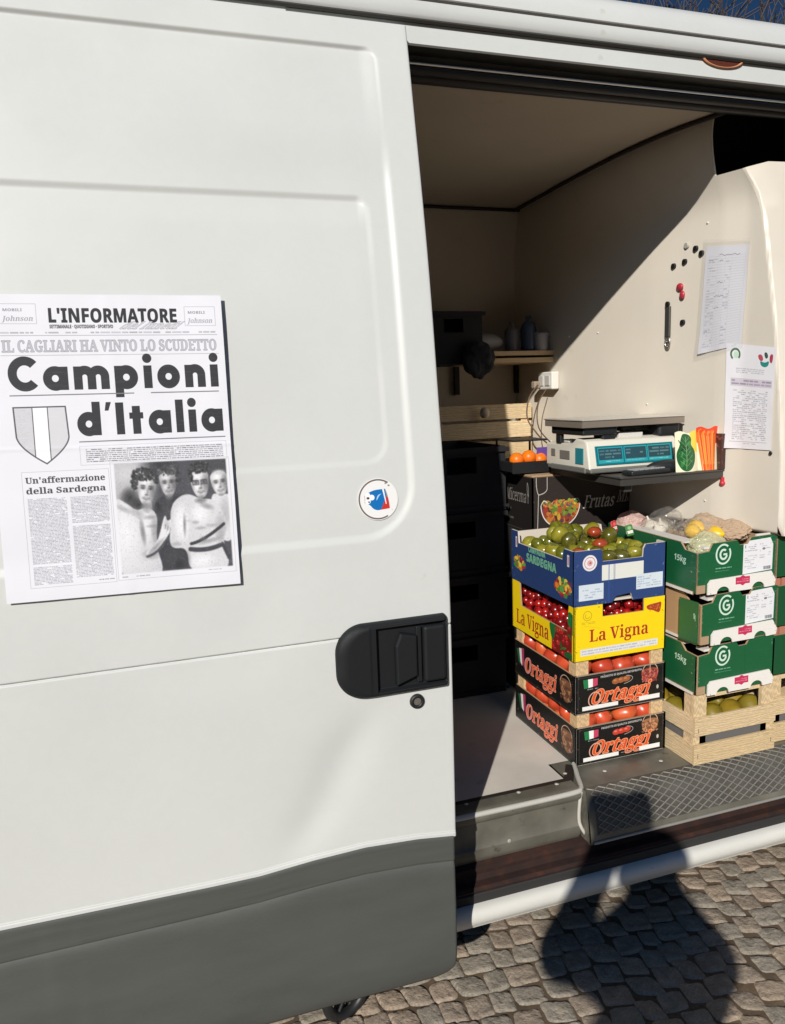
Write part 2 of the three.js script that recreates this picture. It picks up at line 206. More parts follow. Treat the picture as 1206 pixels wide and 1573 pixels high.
mesh('load_floor', floorGeo, FLOOR, van);
mesh('floor_edge_strip', [box(0.2, 1.062, 0.496, 0.5065, -1.762, -1.728), box(-0.013, 0.013, -0.004, 0.004, -0.05, 0.045).rotateY(-0.6).translate(1.0865, 0.502, -1.785)], STEPDARK, van);
// threshold, left half: rounded lip, face and its foot
mesh('threshold', toCreasedNormals(sweep([[0.507, -1.745], [0.508, -1.71], [0.507, -1.7], [0.5, -1.6915], [0.49, -1.689], [0.478, -1.692], [0.47, -1.7], [0.41, -1.7], [0.398, -1.692], [0.372, -1.694], [0.355, -1.705]], 0.2, 1.068), 0.6), STEPPAINT, van);
mesh('threshold_lip', tube([[0.2, 0.5, -1.6945], [0.6, 0.5, -1.6945], [1.05, 0.5, -1.6945], [1.072, 0.5005, -1.699], [1.084, 0.5015, -1.72], [1.1, 0.502, -1.76], [1.13, 0.503, -1.83]], 0.0075, 60, 10), PALEMETAL, van);
mesh('threshold_corner', tube([[1.072, 0.498, -1.6975], [1.066, 0.47, -1.695], [1.064, 0.41, -1.694], [1.069, 0.39, -1.689], [1.078, 0.374, -1.686]], 0.005, 30, 8), PALEMETAL, van);
// step plate, right half: level by the boxes, bending down to the front, with a raised diamond tread
const stepProf = [[0.492, -1.98], [0.492, -1.8], [0.49, -1.73], [0.485, -1.70], [0.474, -1.678], [0.45, -1.664], [0.41, -1.655], [0.372, -1.648], [0.362, -1.648], [0.357, -1.653], [0.355, -1.668]];
const stepCurve = new THREE.CatmullRomCurve3(stepProf.slice(0, 8).map(([y, z]) => new THREE.Vector3(0, y, z)));
const stepLeft = (y) => 1.075 + 0.0;
{
  const sm = stepCurve.getSpacedPoints(48).map((p) => [p.y, p.z]).concat(stepProf.slice(8));
  const plate = mesh('step_plate', toCreasedNormals(sweep(sm, 1.074, 1.972), 0.9), STEPPAINT, van);
  mesh('step_side', [grid([0, 1], [0, 1], (u, v) => [1.074, lerp(0.36, 0.506, v), lerp(-1.655, -1.7, u) - (v > 0.5 ? 0.02 * v : 0)]), grid(samples(-1.98, -1.69, 0.02, [], 1, 0), [0.47, 0.505], (z, y) => [1.078 + Math.max(0, (-1.71 - z)) * 0.45, y, z])], STEPPAINT, plate);
  mesh('tread_backing', sweep(stepCurve.getSpacedPoints(160).slice(100, 156).map((q) => [q.y + 0.0006, q.z + 0.0006]), 1.095, 1.97), std(col(0.15, 0.14, 0.12), 0.6, { map: metalMap }), plate);
  const seg = [], at = (x, s) => { const p = stepCurve.getPointAt(s), t = stepCurve.getTangentAt(s); return [x, p.y + 0.0012, p.z + 0.0014]; };
  const s0 = 0.64, s1 = 0.965, rows = 12, dx = 0.037;
  for (let r = 0; r < rows; r++) for (let c = 0; c < 31; c++) for (const d of [-1, 1]) {
    const sa = lerp(s0, s1, r / rows), sb = lerp(s0, s1, (r + 1) / rows), xa = 1.1 + c * dx + (r % 2 ? dx / 2 : 0), xb = xa + d * dx / 2; if (xb < 1.085 || xa < 1.085 || Math.max(xa, xb) > 1.965) continue;
    seg.push(bar(at(xa, sa), at(xb, sb), 0.0021, 5));
  }
  const tr = mesh('tread_mesh', seg, std(col(0.46, 0.44, 0.39), 0.4, { metalness: 0.3, map: metalMap }), plate); tr.userData.kind = 'stuff';
  mesh('step_edge', tube([[1.08, 0.366, -1.646], [1.6, 0.366, -1.646], [1.972, 0.366, -1.646]], 0.0042), std(col(0.42, 0.4, 0.36), 0.4, { metalness: 0.5 }), plate);
}
for (const [x, y, z] of [[0.74, 0.507, -1.74], [0.9, 0.507, -1.742], [1.02, 0.507, -1.742], [1.073, 0.507, -1.785], [1.2, 0.4935, -1.775], [1.39, 0.4935, -1.765]]) mesh('screw', new THREE.SphereGeometry(0.0065, 12, 6, 0, 6.283, 0, 1.2).scale(1, 0.5, 1).translate(x, y - 0.001, z), PALEMETAL, van);
mesh('face_plug', new THREE.SphereGeometry(0.006, 12, 8).scale(1, 1, 0.4).translate(0.845, 0.402, -1.692), std(col(0.35, 0.33, 0.3), 0.4), van);
// load space: partition behind the cab, pillar, ceiling, far wall
const pbase = [[-3.05, 1.56], [-2.655, 1.571], [-2.402, 1.608], [-2.194, 1.643], [-2.045, 1.674], [-1.923, 1.698], [-1.85, 1.722], [-1.7, 1.742]];
const pceil = [[-3.05, 1.58], [-2.45, 1.565], [-2.2, 1.572], [-2.0, 1.595], [-1.87, 1.63], [-1.7, 1.66]];
const ridgeZ = (y) => interp([[0.5, -1.7], [1.2, -1.7], [1.4, -1.706], [1.586, -1.721], [1.77, -1.743], [2.084, -1.797], [2.23, -1.841]], y);
function xpart(y, z) {
  let x = lerp(interp(pbase, z), interp(pceil, z), ss(2.12, 2.37, y)) + 0.004 * fbm(z * 3, y * 3, 1.5, 2);
  const low = 1.8 + 0.33 * ss(-2.2, -2.1, z); return lerp(low, x, ss(1.09, 1.17, y));
}
{
  const zs = [...samples(-3.02, -1.94, 0.03, [-2.15], 0.012, 0.07)], ys = samples(0.49, 2.378, 0.03, [1.13], 0.006, 0.045);
  const A = grid(zs, ys, (z, y) => [xpart(y, z), y, z]);
  const B = grid(samples(0, 1, 0.12, [], 1, 0), samples(0.49, 2.222, 0.03, [1.13], 0.006, 0.045), (t, y) => { const z = lerp(-1.94, ridgeZ(y) - 0.012, t); return [xpart(y, z), y, z]; }, (t, y) => [lerp(-1.94, -1.75, t), y]);
  const cut = (y) => lerp(-1.932, -1.895, (y - 2.222) / 0.156), C = grid([0, 0.5, 1], samples(2.222, 2.378, 0.02, [], 1, 0), (u, y) => { const z = lerp(-1.94, cut(y), u); return [xpart(y, z), y, z]; });
  mesh('partition', [A, B, C], WALL, van);
  // pillar face beyond the rounded ridge
  const pts = []; for (let k = 0; k <= 6; k++) { const a = k / 6 * Math.PI / 2; pts.push([0.012 * (1 - Math.cos(a)), -0.012 + 0.012 * Math.sin(a)]); } pts.push([0.08, 0.003], [0.46, 0.008], [0.46, -0.3]);
  mesh('door_pillar', toCreasedNormals(grid(pts.map((p, i) => i), samples(1.16, 2.222, 0.03, [], 1, 0), (i, y) => [xpart(y, ridgeZ(y) - 0.012) + pts[i][0], y + Math.min(0.03, pts[i][0] * 0.25) * ss(2.1, 2.22, y), ridgeZ(y) + pts[i][1]], (i, y) => [pts[i][0] + 3, y]), 0.8), WALL, van);
  mesh('partition_cap', grid([0, 1], [0, 1], (u, v) => { const z = lerp(-1.94, ridgeZ(2.22) - 0.01, u); return [xpart(2.22, z) + 0.03 * v, 2.222, z]; }), WALL, van); mesh('partition_edge', grid([0, 1], samples(2.222, 2.378, 0.02, [], 1, 0), (u, y) => { const z = lerp(-1.932, -1.895, (y - 2.222) / 0.156); return [xpart(y, z) + 0.006 * u, y, z + 0.0005]; }), WALL, van);
}
{ const ln = (a, b) => tube(samples(0, 1, 0.1, [], 1, 0).map((q) => { const y = lerp(a[0], b[0], q), z = lerp(a[1], b[1], q); return [xpart(y, z) - 0.0005, y, z]; }), 0.0022, 24, 5);
  for (const [y, z] of [[2.17, -2.44], [2.17, -2.6], [1.81, -2.44], [1.81, -2.6], [1.55, -2.2], [1.4, -2.72], [2.1, -1.98], [1.24, -1.96]]) mesh('rivet', new THREE.SphereGeometry(0.004, 10, 6).translate(xpart(y, z), y, z), PALEMETAL, van); }
mesh('ceiling', grid(samples(-2.2, 1.62, 0.15, [], 1, 0), samples(-3.02, -1.8, 0.15, [], 1, 0), (x, z) => [x, 2.371 + 0.006 * Math.sin((x + 1) * 1.1), z]), SHADEDCEIL, van);
mesh('ceiling_trim', [tube([[1.56, 2.366, -3.0], [1.545, 2.366, -2.5], [1.55, 2.366, -2.2], [1.575, 2.366, -2.0], [1.602, 2.366, -1.9], [1.62, 2.366, -1.84]], 0.007), tube([[-2.1, 2.366, -3.0], [0.2, 2.366, -3.0], [1.58, 2.366, -3.0]], 0.007)], DARKTRIM, van);
mesh('far_wall', [grid(samples(-2.2, 1.64, 0.2, [], 1, 0), samples(0.49, 2.38, 0.2, [], 1, 0), (x, y) => [x, y, -3.01])], SHADEDBACKWALL, van);
mesh('rear_wall', grid([-3.02, -1.8], [0.49, 2.38], (z, y) => [-2.2, y, z]), SHADEDBACKWALL, van);
mesh('cab_shade_panels', [box(1.72, 2.6, 2.2, 2.44, -2.06, -2.05), box(2.58, 2.6, 1.5, 2.44, -2.06, -1.72), box(1.66, 2.6, 2.44, 2.45, -2.06, -1.72), box(1.95, 2.6, 2.2, 2.44, -1.76, -1.75)], BLACKMATT, van);  // black panels stand in for the unlit cab above the partition
{ const rp = mesh('rust_patch', new THREE.CylinderGeometry(0.062, 0.062, 0.0015, 30, 1, false, 0, Math.PI).rotateY(-Math.PI / 2).rotateX(Math.PI / 2).scale(1, 0.32, 1).translate(1.477, 2.432, HZ + 0.0012), std(col(0.5, 0.17, 0.06), 0.8, { map: rustMap }), van); mesh('rust_rim', new THREE.TorusGeometry(0.061, 0.0045, 6, 30, Math.PI).rotateZ(Math.PI).scale(1, 0.36, 0.6).translate(1.477, 2.434, HZ + 0.002), std(col(0.55, 0.24, 0.11), 0.8), rp); }

// ---------------------------------------------------------------- ground: cobbles as real stones
const dirtMap = dataTex(512, (u, v) => { const a = tile(u, v, 7, 5), b = tile(u + 0.3, v, 70, 2); const k = 0.62 + 0.3 * a + 0.25 * b; return [k, k * 0.93, k * 0.84]; }, [1.4, 1.4]);
const ground = mesh('ground', grid(samples(-60, 60, 6, [], 1, 0), samples(-60, 60, 6, [], 1, 0), (x, z) => [x, -0.0045, -z], (x, z) => [x, z]), std(col(0.31, 0.25, 0.19), 0.95, { map: dirtMap }));
ground.userData = { kind: 'structure' };
{
  const stoneMap = dataTex(512, (u, v) => { const a = tile(u, v, 9, 5), b = tile(u + 0.2, v + 0.6, 55, 3), c = ss(0.15, 0.4, tile(u + 0.7, v, 18, 3)); const k = 0.86 + 0.3 * a + 0.34 * b; return [k + 0.08 * c, k * 0.99 + 0.06 * c, k * 0.97]; }, [3, 3]);
  const stoneBump = dataTex(256, (u, v) => 0.5 + 0.6 * tile(u, v, 10, 5), [6, 6], false);
  const tones = [[0.44, 0.35, 0.27], [0.39, 0.32, 0.255], [0.47, 0.375, 0.295], [0.37, 0.33, 0.275], [0.41, 0.335, 0.27], [0.36, 0.32, 0.265]];
  const mats = tones.map((t) => std(col(...t), 0.8, { map: stoneMap, bumpMap: stoneBump, bumpScale: 0.006 }));
  const N = 8, geos = [];
  for (let k = 0; k < 9; k++) { // domed uneven stone of unit size
    const pos = [], uv = [], idx = []; const ex = rr(4.5, 9), ph = rr(0, 6), sk = rr(-0.2, 0.2), sk2 = rr(-0.16, 0.16), tilt = rr(-0.1, 0.1), tilt2 = rr(-0.1, 0.1);
    for (let j = 0; j <= N; j++) for (let i = 0; i <= N; i++) {
      const a = i / N * 2 - 1, b = j / N * 2 - 1; const e = Math.max(Math.abs(a), Math.abs(b));
      let sx = a, sy = b; const m = Math.pow(Math.abs(a) ** ex + Math.abs(b) ** ex, 1 / ex) || 1; const q = e / m; sx = a * lerp(1, q, 0.9); sy = b * lerp(1, q, 0.9);
      const wob = 1 + 0.16 * fbm(sx * 1.6 + k * 9, sy * 1.6, ph, 2) * e; const nx = 0.5 * wob * (sx + sk * sy), ny = 0.5 * wob * (sy + sk2 * sx);
      const h = e > 0.99 ? -0.7 : (1 - 0.3 * e ** 7) * 0.5 + 0.62 * fbm(sx * 2.1 + k * 5, sy * 2.1, ph + 4, 3) + tilt * sx + tilt2 * sy;
      pos.push(nx, h, ny); uv.push(nx * 0.1 + k * 0.31, ny * 0.1 + k * 0.17);
    }
    for (let j = 0; j < N; j++) for (let i = 0; i < N; i++) { const a = j * (N + 1) + i, b = a + 1, c = a + N + 1, d = c + 1; idx.push(a, d, b, a, c, d); }
    const g = new THREE.BufferGeometry(); g.setAttribute('position', new THREE.Float32BufferAttribute(pos, 3)); g.setAttribute('uv', new THREE.Float32BufferAttribute(uv, 2)); g.setIndex(idx); g.computeVertexNormals(); geos.push(g);
  }
  const spots = []; const ang = 0.1, ca = Math.cos(ang), sa = Math.sin(ang);
  for (let r = -48; r < 37; r++) { let x = -3.4 + rr(-0.1, 0); const bow = 0.1; while (x < 4.2) { const w = rr(0.058, 0.096); const xc = x + w / 2; x += w; const zl = r * 0.0725 - 1.2 + bow * Math.sin(xc * 1.7 + 0.6); spots.push([xc * ca - zl * sa, xc * sa + zl * ca, w, rr(0.066, 0.077), ang + bow * 1.7 * -Math.cos(xc * 1.7 + 0.6) * 0.9 + rr(-0.05, 0.05)]); } }
  const inv = new THREE.Matrix4(), cam = camera; cam.updateMatrixWorld(); cam.aspect = 785 / 1024; cam.updateProjectionMatrix();
  const score = (s) => { const v = new THREE.Vector3(s[0], 0, s[1]).project(cam); const d = Math.hypot(s[0] - 1.0, s[1] + 1.5); const inView = v.z < 1 && Math.abs(v.x) < 1.08 && v.y > -1.12 && v.y < 1 && s[1] > -2.0 && s[0] > 0.15; return (inView ? 0 : 10) + d; };
  spots.sort((a, b) => score(a) - score(b));
  const place = (s) => { const [x, z, w, d, a] = s; const o = new THREE.Object3D(); o.position.set(x, -0.0045 + rr(-0.002, 0.0025), z); o.rotation.set(rr(-0.04, 0.04), -a + (rnd() < 0.5 ? Math.PI : 0), rr(-0.03, 0.03)); o.scale.set(w + 0.008, 0.0085, d + 0.0075); return o; };
  const near = spots.slice(0, 290), far = spots.slice(290);
  near.forEach((s) => { const m = mesh('cobblestone', geos[Math.floor(rnd() * 9)], mats[Math.floor(rnd() * 6)], ground); const o = place(s); m.position.copy(o.position); m.rotation.copy(o.rotation); m.scale.copy(o.scale); });
  for (let k = 0; k < 3; k++) { const list = far.filter((_, i) => i % 3 === k); const im = new THREE.InstancedMesh(geos[k * 2], mats[k], list.length); list.forEach((s, i) => { const o = place(s); o.updateMatrix(); im.setMatrixAt(i, o.matrix); }); im.name = 'cobble_paving'; im.userData.kind = 'stuff'; im.castShadow = im.receiveShadow = true; ground.add(im); }
}
// ==== SECTION THINGS ====
// ---------------------------------------------------------------- prints
const F = (g, font, fill) => { g.font = font; g.fillStyle = fill; };
function textFit(g, t, x, y, w, h, font, fill, o = {}) { // text stretched into a box whose cap height is h and baseline y
  g.save(); g.font = font.replace('$', '200px'); const m = g.measureText(t).width; g.translate(x, y); if (o.rot) g.rotate(o.rot); g.transform(w / m, 0, o.slant || 0, h / 146, 0, 0);
  if (o.stroke) { g.lineJoin = 'round'; g.lineWidth = o.lw || 12; g.strokeStyle = o.stroke; g.strokeText(t, 0, 0); } if (fill) { g.fillStyle = fill; g.fillText(t, 0, 0); } g.restore();
}
function greek(g, x, y, w, h, rows, tone, density = 0.85) { // lines of print too small to read
  const lh = h / rows; for (let r = 0; r < rows; r++) { let p = x; while (p < x + w - 2) { const k = Math.min(rr(0.5, 3) * lh, x + w - p); if (rnd() < density) { g.fillStyle = tone; g.globalAlpha = rr(0.55, 1); g.fillRect(p, y + r * lh + lh * 0.25, k, lh * 0.5); } p += k + lh * 0.35; } } g.globalAlpha = 1;
}
const rect = (g, c, x, y, w, h) => { g.fillStyle = c; g.fillRect(x, y, w, h); };
function wear(g, W, H, k = 1) { // scuffs, creases and dirt on cardboard
  for (let i = 0; i < 46 * k; i++) { const e = rnd(), x = e < 0.5 ? rr(0, W) : (rnd() < 0.5 ? rr(0, W * 0.05) : rr(W * 0.95, W)), y = e < 0.5 ? (rnd() < 0.5 ? rr(0, H * 0.05) : rr(H * 0.95, H)) : rr(0, H); g.fillStyle = `rgba(${rnd() < 0.6 ? '214,196,170' : '40,34,28'},${rr(0.15, 0.5)})`; g.beginPath(); g.ellipse(x, y, rr(2, 12), rr(1, 4), rr(0, 3), 0, 6.28); g.fill(); }
  for (let i = 0; i < 16 * k; i++) { g.strokeStyle = `rgba(${rnd() < 0.6 ? '235,228,215' : '30,26,22'},${rr(0.06, 0.22)})`; g.lineWidth = rr(0.8, 2.5); const x = rr(0, W), y = rr(0, H), a = rr(-0.6, 0.6); g.beginPath(); g.moveTo(x, y); g.lineTo(x + Math.cos(a) * rr(20, 160), y + Math.sin(a) * rr(20, 120)); g.stroke(); }
  for (let i = 0; i < 500 * k; i++) { g.fillStyle = `rgba(${rnd() < 0.5 ? '255,250,240' : '20,16,12'},${rr(0.02, 0.09)})`; g.fillRect(rr(0, W), rr(0, H), rr(1, 7), rr(1, 4)); }
}
const poly = (g, c, p, s) => { g.beginPath(); p.forEach(([x, y], i) => (i ? g.lineTo(x, y) : g.moveTo(x, y))); g.closePath(); if (c) { g.fillStyle = c; g.fill(); } if (s) { g.strokeStyle = s; g.stroke(); } };
const blob = (g, c, x, y, rx, ry, rot = 0) => { g.fillStyle = c; g.beginPath(); g.ellipse(x, y, rx, ry, rot, 0, 6.284); g.fill(); };
const smooth = (g, c, p, s, lw) => { g.beginPath(); const n = p.length, mid = (a, b) => [(a[0] + b[0]) / 2, (a[1] + b[1]) / 2]; let m = mid(p[n - 1], p[0]); g.moveTo(...m); for (let i = 0; i < n; i++) { m = mid(p[i], p[(i + 1) % n]); g.quadraticCurveTo(p[i][0], p[i][1], m[0], m[1]); } g.closePath(); if (c) { g.fillStyle = c; g.fill(); } if (s) { g.strokeStyle = s; g.lineWidth = lw; g.stroke(); } };

// ---------------------------------------------------------------- newspaper page stuck on the door
{
  const front = canvasTex(1000, 1340, (g, W, H) => {
    rect(g, '#dfdfe5', 0, 0, W, H);
    // masthead
    for (const [x0, x1, y0, y1] of [[62, 208, 42, 128], [832, 968, 52, 138]]) { g.strokeStyle = '#b4b4ba'; g.lineWidth = 2.5; g.strokeRect(x0, y0, x1 - x0, y1 - y0); textFit(g, 'MOBILI', x0 + 14, y0 + 32, 78, 12, '700 $ sans-serif', '#85858c'); textFit(g, 'Johnson', x0 + 12, y0 + 74, x1 - x0 - 26, 22, 'italic 700 $ serif', '#9b9ba2'); }
    textFit(g, "L'INFORMATORE", 252, 122, 548, 62, '700 $ sans-serif', '#26262b', { stroke: '#26262b', lw: 8 });
    textFit(g, 'SETTIMANALE · QUOTIDIANO · SPORTIVO', 258, 148, 262, 15, '700 $ sans-serif', '#3c3c42', { stroke: '#3c3c42', lw: 10 });
    textFit(g, 'del lunedi', 540, 152, 250, 32, 'italic 700 $ serif', '#c4c4ca', { stroke: '#76767e', lw: 11, slant: -0.25 });
    greek(g, 60, 160, 905, 14, 1, '#a5a5ac', 0.75); rect(g, '#9a9aa0', 60, 178, 912, 2.5);
    textFit(g, 'IL CAGLIARI HA VINTO LO SCUDETTO', 62, 250, 905, 50, '700 $ serif', '#b4b4bb', { stroke: '#7d7d85', lw: 10 });
    rect(g, '#a8a8ae', 56, 264, 918, 2.5);
    // headline
    const bold = (t, x, y, w, H2) => { // round geometric letters: x height and stroke in parts of the capital height
      const X = 0.7, T = 0.265, wd = { C: 0.86, a: 0.76, m: 1.1, p: 0.76, i: 0.265, o: 0.74, n: 0.68, d: 0.76, "'": 0.16, I: 0.27, t: 0.46, l: 0.265 }, gap = 0.17; let tot = -gap; for (const c of t) tot += wd[c] + gap;
      g.save(); g.translate(x, y); g.scale(w / tot, -H2); g.fillStyle = g.strokeStyle = '#2b2b30'; g.lineWidth = T; let p = 0; const R0 = (a, b, c, d) => g.fillRect(a, b, c, d), ring = (c, r) => { g.beginPath(); g.ellipse(c, X / 2, r - T / 2, X / 2 - T / 2 + 0.02, 0, 0, 6.284); g.stroke(); };
      for (const c of t) { const q = wd[c];
        if (c === 'C') { g.beginPath(); g.ellipse(p + 0.5, 0.5, 0.5 - T / 2, 0.5 - T / 2 + 0.02, 0, 0.75, 5.53); g.stroke(); } else if (c === 'a') { ring(p + 0.37, 0.37); R0(p + q - T, 0, T, X); } else if (c === 'o') ring(p + 0.37, 0.37); else if (c === 'p') { ring(p + 0.37, 0.37); R0(p, -0.26, T, X + 0.26); } else if (c === 'd') { ring(p + 0.37, 0.37); R0(p + q - T, 0, T, 1.02); }
        else if (c === 'i') { R0(p, 0, T, X); g.beginPath(); g.ellipse(p + T / 2, 0.92, 0.15, 0.145, 0, 0, 6.284); g.fill(); } else if (c === 'I' || c === 'l') R0(p, 0, T, c === 'I' ? 0.98 : 1.02); else if (c === 't') { R0(p + 0.1, 0, T, 0.86); R0(p, 0.47, q, 0.19); } else if (c === "'") poly(g, '#2b2b30', [[p - 0.02, 0.74], [p + 0.1, 0.74], [p + 0.2, 1], [p + 0.03, 1]]);
        else { const k = c === 'm' ? 2 : 1, ww = (q - T) / k; R0(p, 0, T, X); for (let e = 0; e < k; e++) { const cx0 = p + T / 2 + e * ww; g.beginPath(); g.moveTo(cx0 + ww, 0); g.lineTo(cx0 + ww, X * 0.5); g.ellipse(cx0 + ww / 2, X * 0.55, ww / 2, X * 0.45 - T / 2 + 0.02, 0, 0, Math.PI * 0.85); g.stroke(); } }
        p += q + gap; } g.restore(); };
    bold('Campioni', 78, 418, 886, 146); rect(g, '#77777e', 78, 436, 510, 5); rect(g, '#77777e', 660, 436, 302, 5);
    bold("d'Italia", 340, 622, 632, 146); rect(g, '#77777e', 342, 646, 636, 5);
    // shield with three bands
    const sh = () => { g.beginPath(); g.moveTo(88, 490); g.lineTo(296, 490); g.lineTo(302, 620); g.quadraticCurveTo(300, 668, 205, 738); g.quadraticCurveTo(100, 670, 92, 618); g.closePath(); };
    g.save(); sh(); g.clip(); rect(g, '#c9c9cd', 80, 480, 82, 280); rect(g, '#ececf0', 162, 480, 60, 280); rect(g, '#cdcdd1', 222, 480, 100, 280); greek(g, 88, 490, 74, 250, 60, '#bcbcc2', 0.5); rect(g, '#55555b', 160, 480, 4, 270); rect(g, '#55555b', 221, 480, 4, 270); g.restore(); g.lineWidth = 6; g.strokeStyle = '#55555b'; sh(); g.stroke();
    // lead
    g.lineWidth = 2; g.strokeStyle = '#b5b5bb'; g.strokeRect(342, 668, 636, 84); greek(g, 366, 680, 596, 62, 7, '#77777e', 0.96);
    // left column
    g.strokeRect(100, 772, 354, 510); textFit(g, "Un'affermazione", 112, 822, 326, 26, '700 $ serif', '#3c3c42', { stroke: '#3c3c42', lw: 5 }); textFit(g, 'della Sardegna', 112, 868, 326, 26, '700 $ serif', '#3c3c42', { stroke: '#3c3c42', lw: 5 });
    greek(g, 116, 888, 156, 382, 62, '#8d8d95', 0.96); greek(g, 288, 888, 156, 362, 58, '#8d8d95', 0.96); rect(g, '#e4e4e9', 288, 1008, 160, 9); rect(g, '#e4e4e9', 116, 1180, 160, 8); greek(g, 380, 1262, 66, 9, 1, '#77777d', 1);
    // photograph of four celebrating players, grey tones
    const X = 478, Y = 752, PW = 492, PH = 500; g.strokeRect(X - 16, Y - 8, PW + 30, PH + 34);
    const page0 = g, photo = document.createElement('canvas'); photo.width = 590; photo.height = 525; g = photo.getContext('2d'); g.save();
    const q = (a) => a.map(([x, y]) => [x - 500, y - 50]);
    rect(g, '#8a8a90', 0, 0, 590, 525);
    const soft = (x, y, a, b, tone, al, rot = 0) => { const gr = g.createRadialGradient(0, 0, 0, 0, 0, 1); gr.addColorStop(0, `rgba(${tone},${tone},${tone + 3},${al})`); gr.addColorStop(0.55, `rgba(${tone},${tone},${tone + 3},${al * 0.6})`); gr.addColorStop(1, `rgba(${tone},${tone},${tone + 3},0)`); g.save(); g.translate(x, y); g.rotate(rot); g.scale(a, b); g.fillStyle = gr; g.fillRect(-1, -1, 2, 2); g.restore(); };
    const clipTo = (p, c, fn) => { g.save(); smooth(g, c, p); g.clip(); fn(); g.restore(); };
    rect(g, '#4a4a50', 180, 0, 410, 525); soft(60, 60, 190, 150, 205, 1); soft(70, 170, 160, 130, 170, 0.8); soft(230, 20, 120, 60, 40, 0.8); soft(520, 30, 160, 90, 62, 0.7); soft(300, 260, 140, 120, 34, 0.9);
    soft(70, 165, 60, 62, 45, 1, 0.7); soft(110, 200, 46, 40, 40, 1);
    const hairy = (x, y, a, b, n, lo, hi) => { for (let i = 0; i < n; i++) { const q = rr(0, 6.28), r = Math.sqrt(rnd()), v = Math.round(rr(lo, hi)); blob(g, `rgb(${v},${v},${v + 3})`, x + Math.cos(q) * r * a, y + Math.sin(q) * r * b, rr(4, 10), rr(3, 7), rr(0, 3)); } };
    const face = (x, y, w, h, rot, base, glasses) => { g.save(); g.translate(x, y); g.rotate(rot); g.save(); g.beginPath(); g.moveTo(-w, -h * 0.6); g.bezierCurveTo(-w * 1.05, h * 0.3, -w * 0.55, h, 0, h); g.bezierCurveTo(w * 0.6, h, w * 1.02, h * 0.3, w, -h * 0.6); g.bezierCurveTo(w * 0.7, -h * 1.15, -w * 0.7, -h * 1.15, -w, -h * 0.6); g.closePath(); g.fillStyle = `rgb(${base},${base},${base + 2})`; g.fill(); g.clip();
      soft(w * 0.85, 0.1 * h, w * 0.75, h * 1.1, 80, 0.75); soft(-w * 1.05, 0.2 * h, w * 0.45, h * 0.9, 110, 0.5); soft(0, h * 1.05, w, h * 0.35, 70, 0.7); soft(-w * 0.2, -h * 0.55, w * 0.6, h * 0.3, 250, 0.6); soft(-w * 0.35, h * 0.22, w * 0.35, h * 0.22, 248, 0.6);
      for (const s of [-1, 1]) { soft(s * w * 0.42, -h * 0.14, w * 0.42, h * 0.17, 60, 0.75); soft(s * w * 0.42, -h * 0.27, w * 0.42, h * 0.07, 40, 0.75); soft(s * w * 0.42, -h * 0.1, w * 0.2, h * 0.05, 25, 0.8); } soft(w * 0.1, h * 0.12, w * 0.14, h * 0.32, 90, 0.6); soft(0.02, h * 0.3, w * 0.26, h * 0.09, 60, 0.8); soft(0, h * 0.53, w * 0.5, h * 0.11, 40, 0.85); soft(0, h * 0.515, w * 0.34, h * 0.05, 245, 0.9); soft(0, h * 0.66, w * 0.3, h * 0.08, 120, 0.6); g.restore();
      if (glasses) { g.strokeStyle = '#3a3a40'; g.lineWidth = 4; for (const s of [-1, 1]) g.strokeRect(s * w * 0.44 - w * 0.32, -h * 0.24, w * 0.64, h * 0.26); } g.restore(); };
    // second man, behind
    clipTo(q([[690, 250], [730, 215], [800, 205], [850, 250], [870, 330], [850, 430], [760, 430], [690, 330]]), '#3c3c42', () => { soft(280, 240, 60, 60, 90, 0.6); for (let i = 0; i < 60; i++) soft(rr(190, 370), rr(170, 380), rr(8, 24), rr(8, 30), rr(20, 90) | 0, 0.4); });
    soft(272, 165, 26, 26, 120, 0.9); face(273, 108, 44, 62, -0.05, 180); hairy(278, 42, 56, 24, 90, 45, 110); hairy(326, 80, 12, 34, 26, 40, 90);
    // first man, left
    clipTo(q([[480, 200], [545, 235], [600, 280], [640, 262], [690, 280], [705, 325], [690, 400], [700, 470], [720, 620], [470, 620]]), '#c9c9cd', () => { soft(40, 330, 90, 200, 238, 0.8); soft(140, 300, 40, 110, 240, 0.6); soft(165, 262, 40, 12, 100, 0.5); soft(172, 305, 40, 10, 110, 0.5); soft(122, 330, 16, 80, 90, 0.75, -0.1); soft(190, 330, 30, 90, 130, 0.7); soft(100, 240, 60, 26, 150, 0.6, 0.6); soft(60, 480, 120, 60, 215, 0.7); soft(160, 440, 60, 30, 120, 0.6); soft(30, 215, 60, 16, 120, 0.5, 0.5); });
    clipTo(q([[630, 478], [690, 440], [715, 380], [735, 318], [748, 305], [752, 340], [784, 318], [790, 345], [764, 392], [712, 452], [660, 492], [632, 500]]), '#dddde1', () => { soft(180, 410, 80, 16, 110, 0.7, -0.7); soft(250, 300, 22, 40, 150, 0.5); }); g.strokeStyle = '#55555b'; g.lineWidth = 3; for (const k of [0, 1, 2]) { g.beginPath(); g.moveTo(244 + k * 12, 300 + k * 8); g.lineTo(240 + k * 12, 322 + k * 8); g.stroke(); }
    soft(150, 215, 34, 30, 140, 0.9, 0.3); face(158, 132, 48, 74, 0.16, 206); hairy(152, 56, 66, 30, 150, 28, 88); hairy(98, 92, 16, 34, 40, 30, 80); hairy(212, 78, 12, 26, 24, 30, 80);
    // dark trousers between the two
    poly(g, '#38383e', q([[692, 468], [740, 428], [800, 455], [852, 470], [850, 568], [718, 568]])); soft(270, 460, 60, 60, 70, 0.5); soft(300, 500, 30, 40, 30, 0.6);
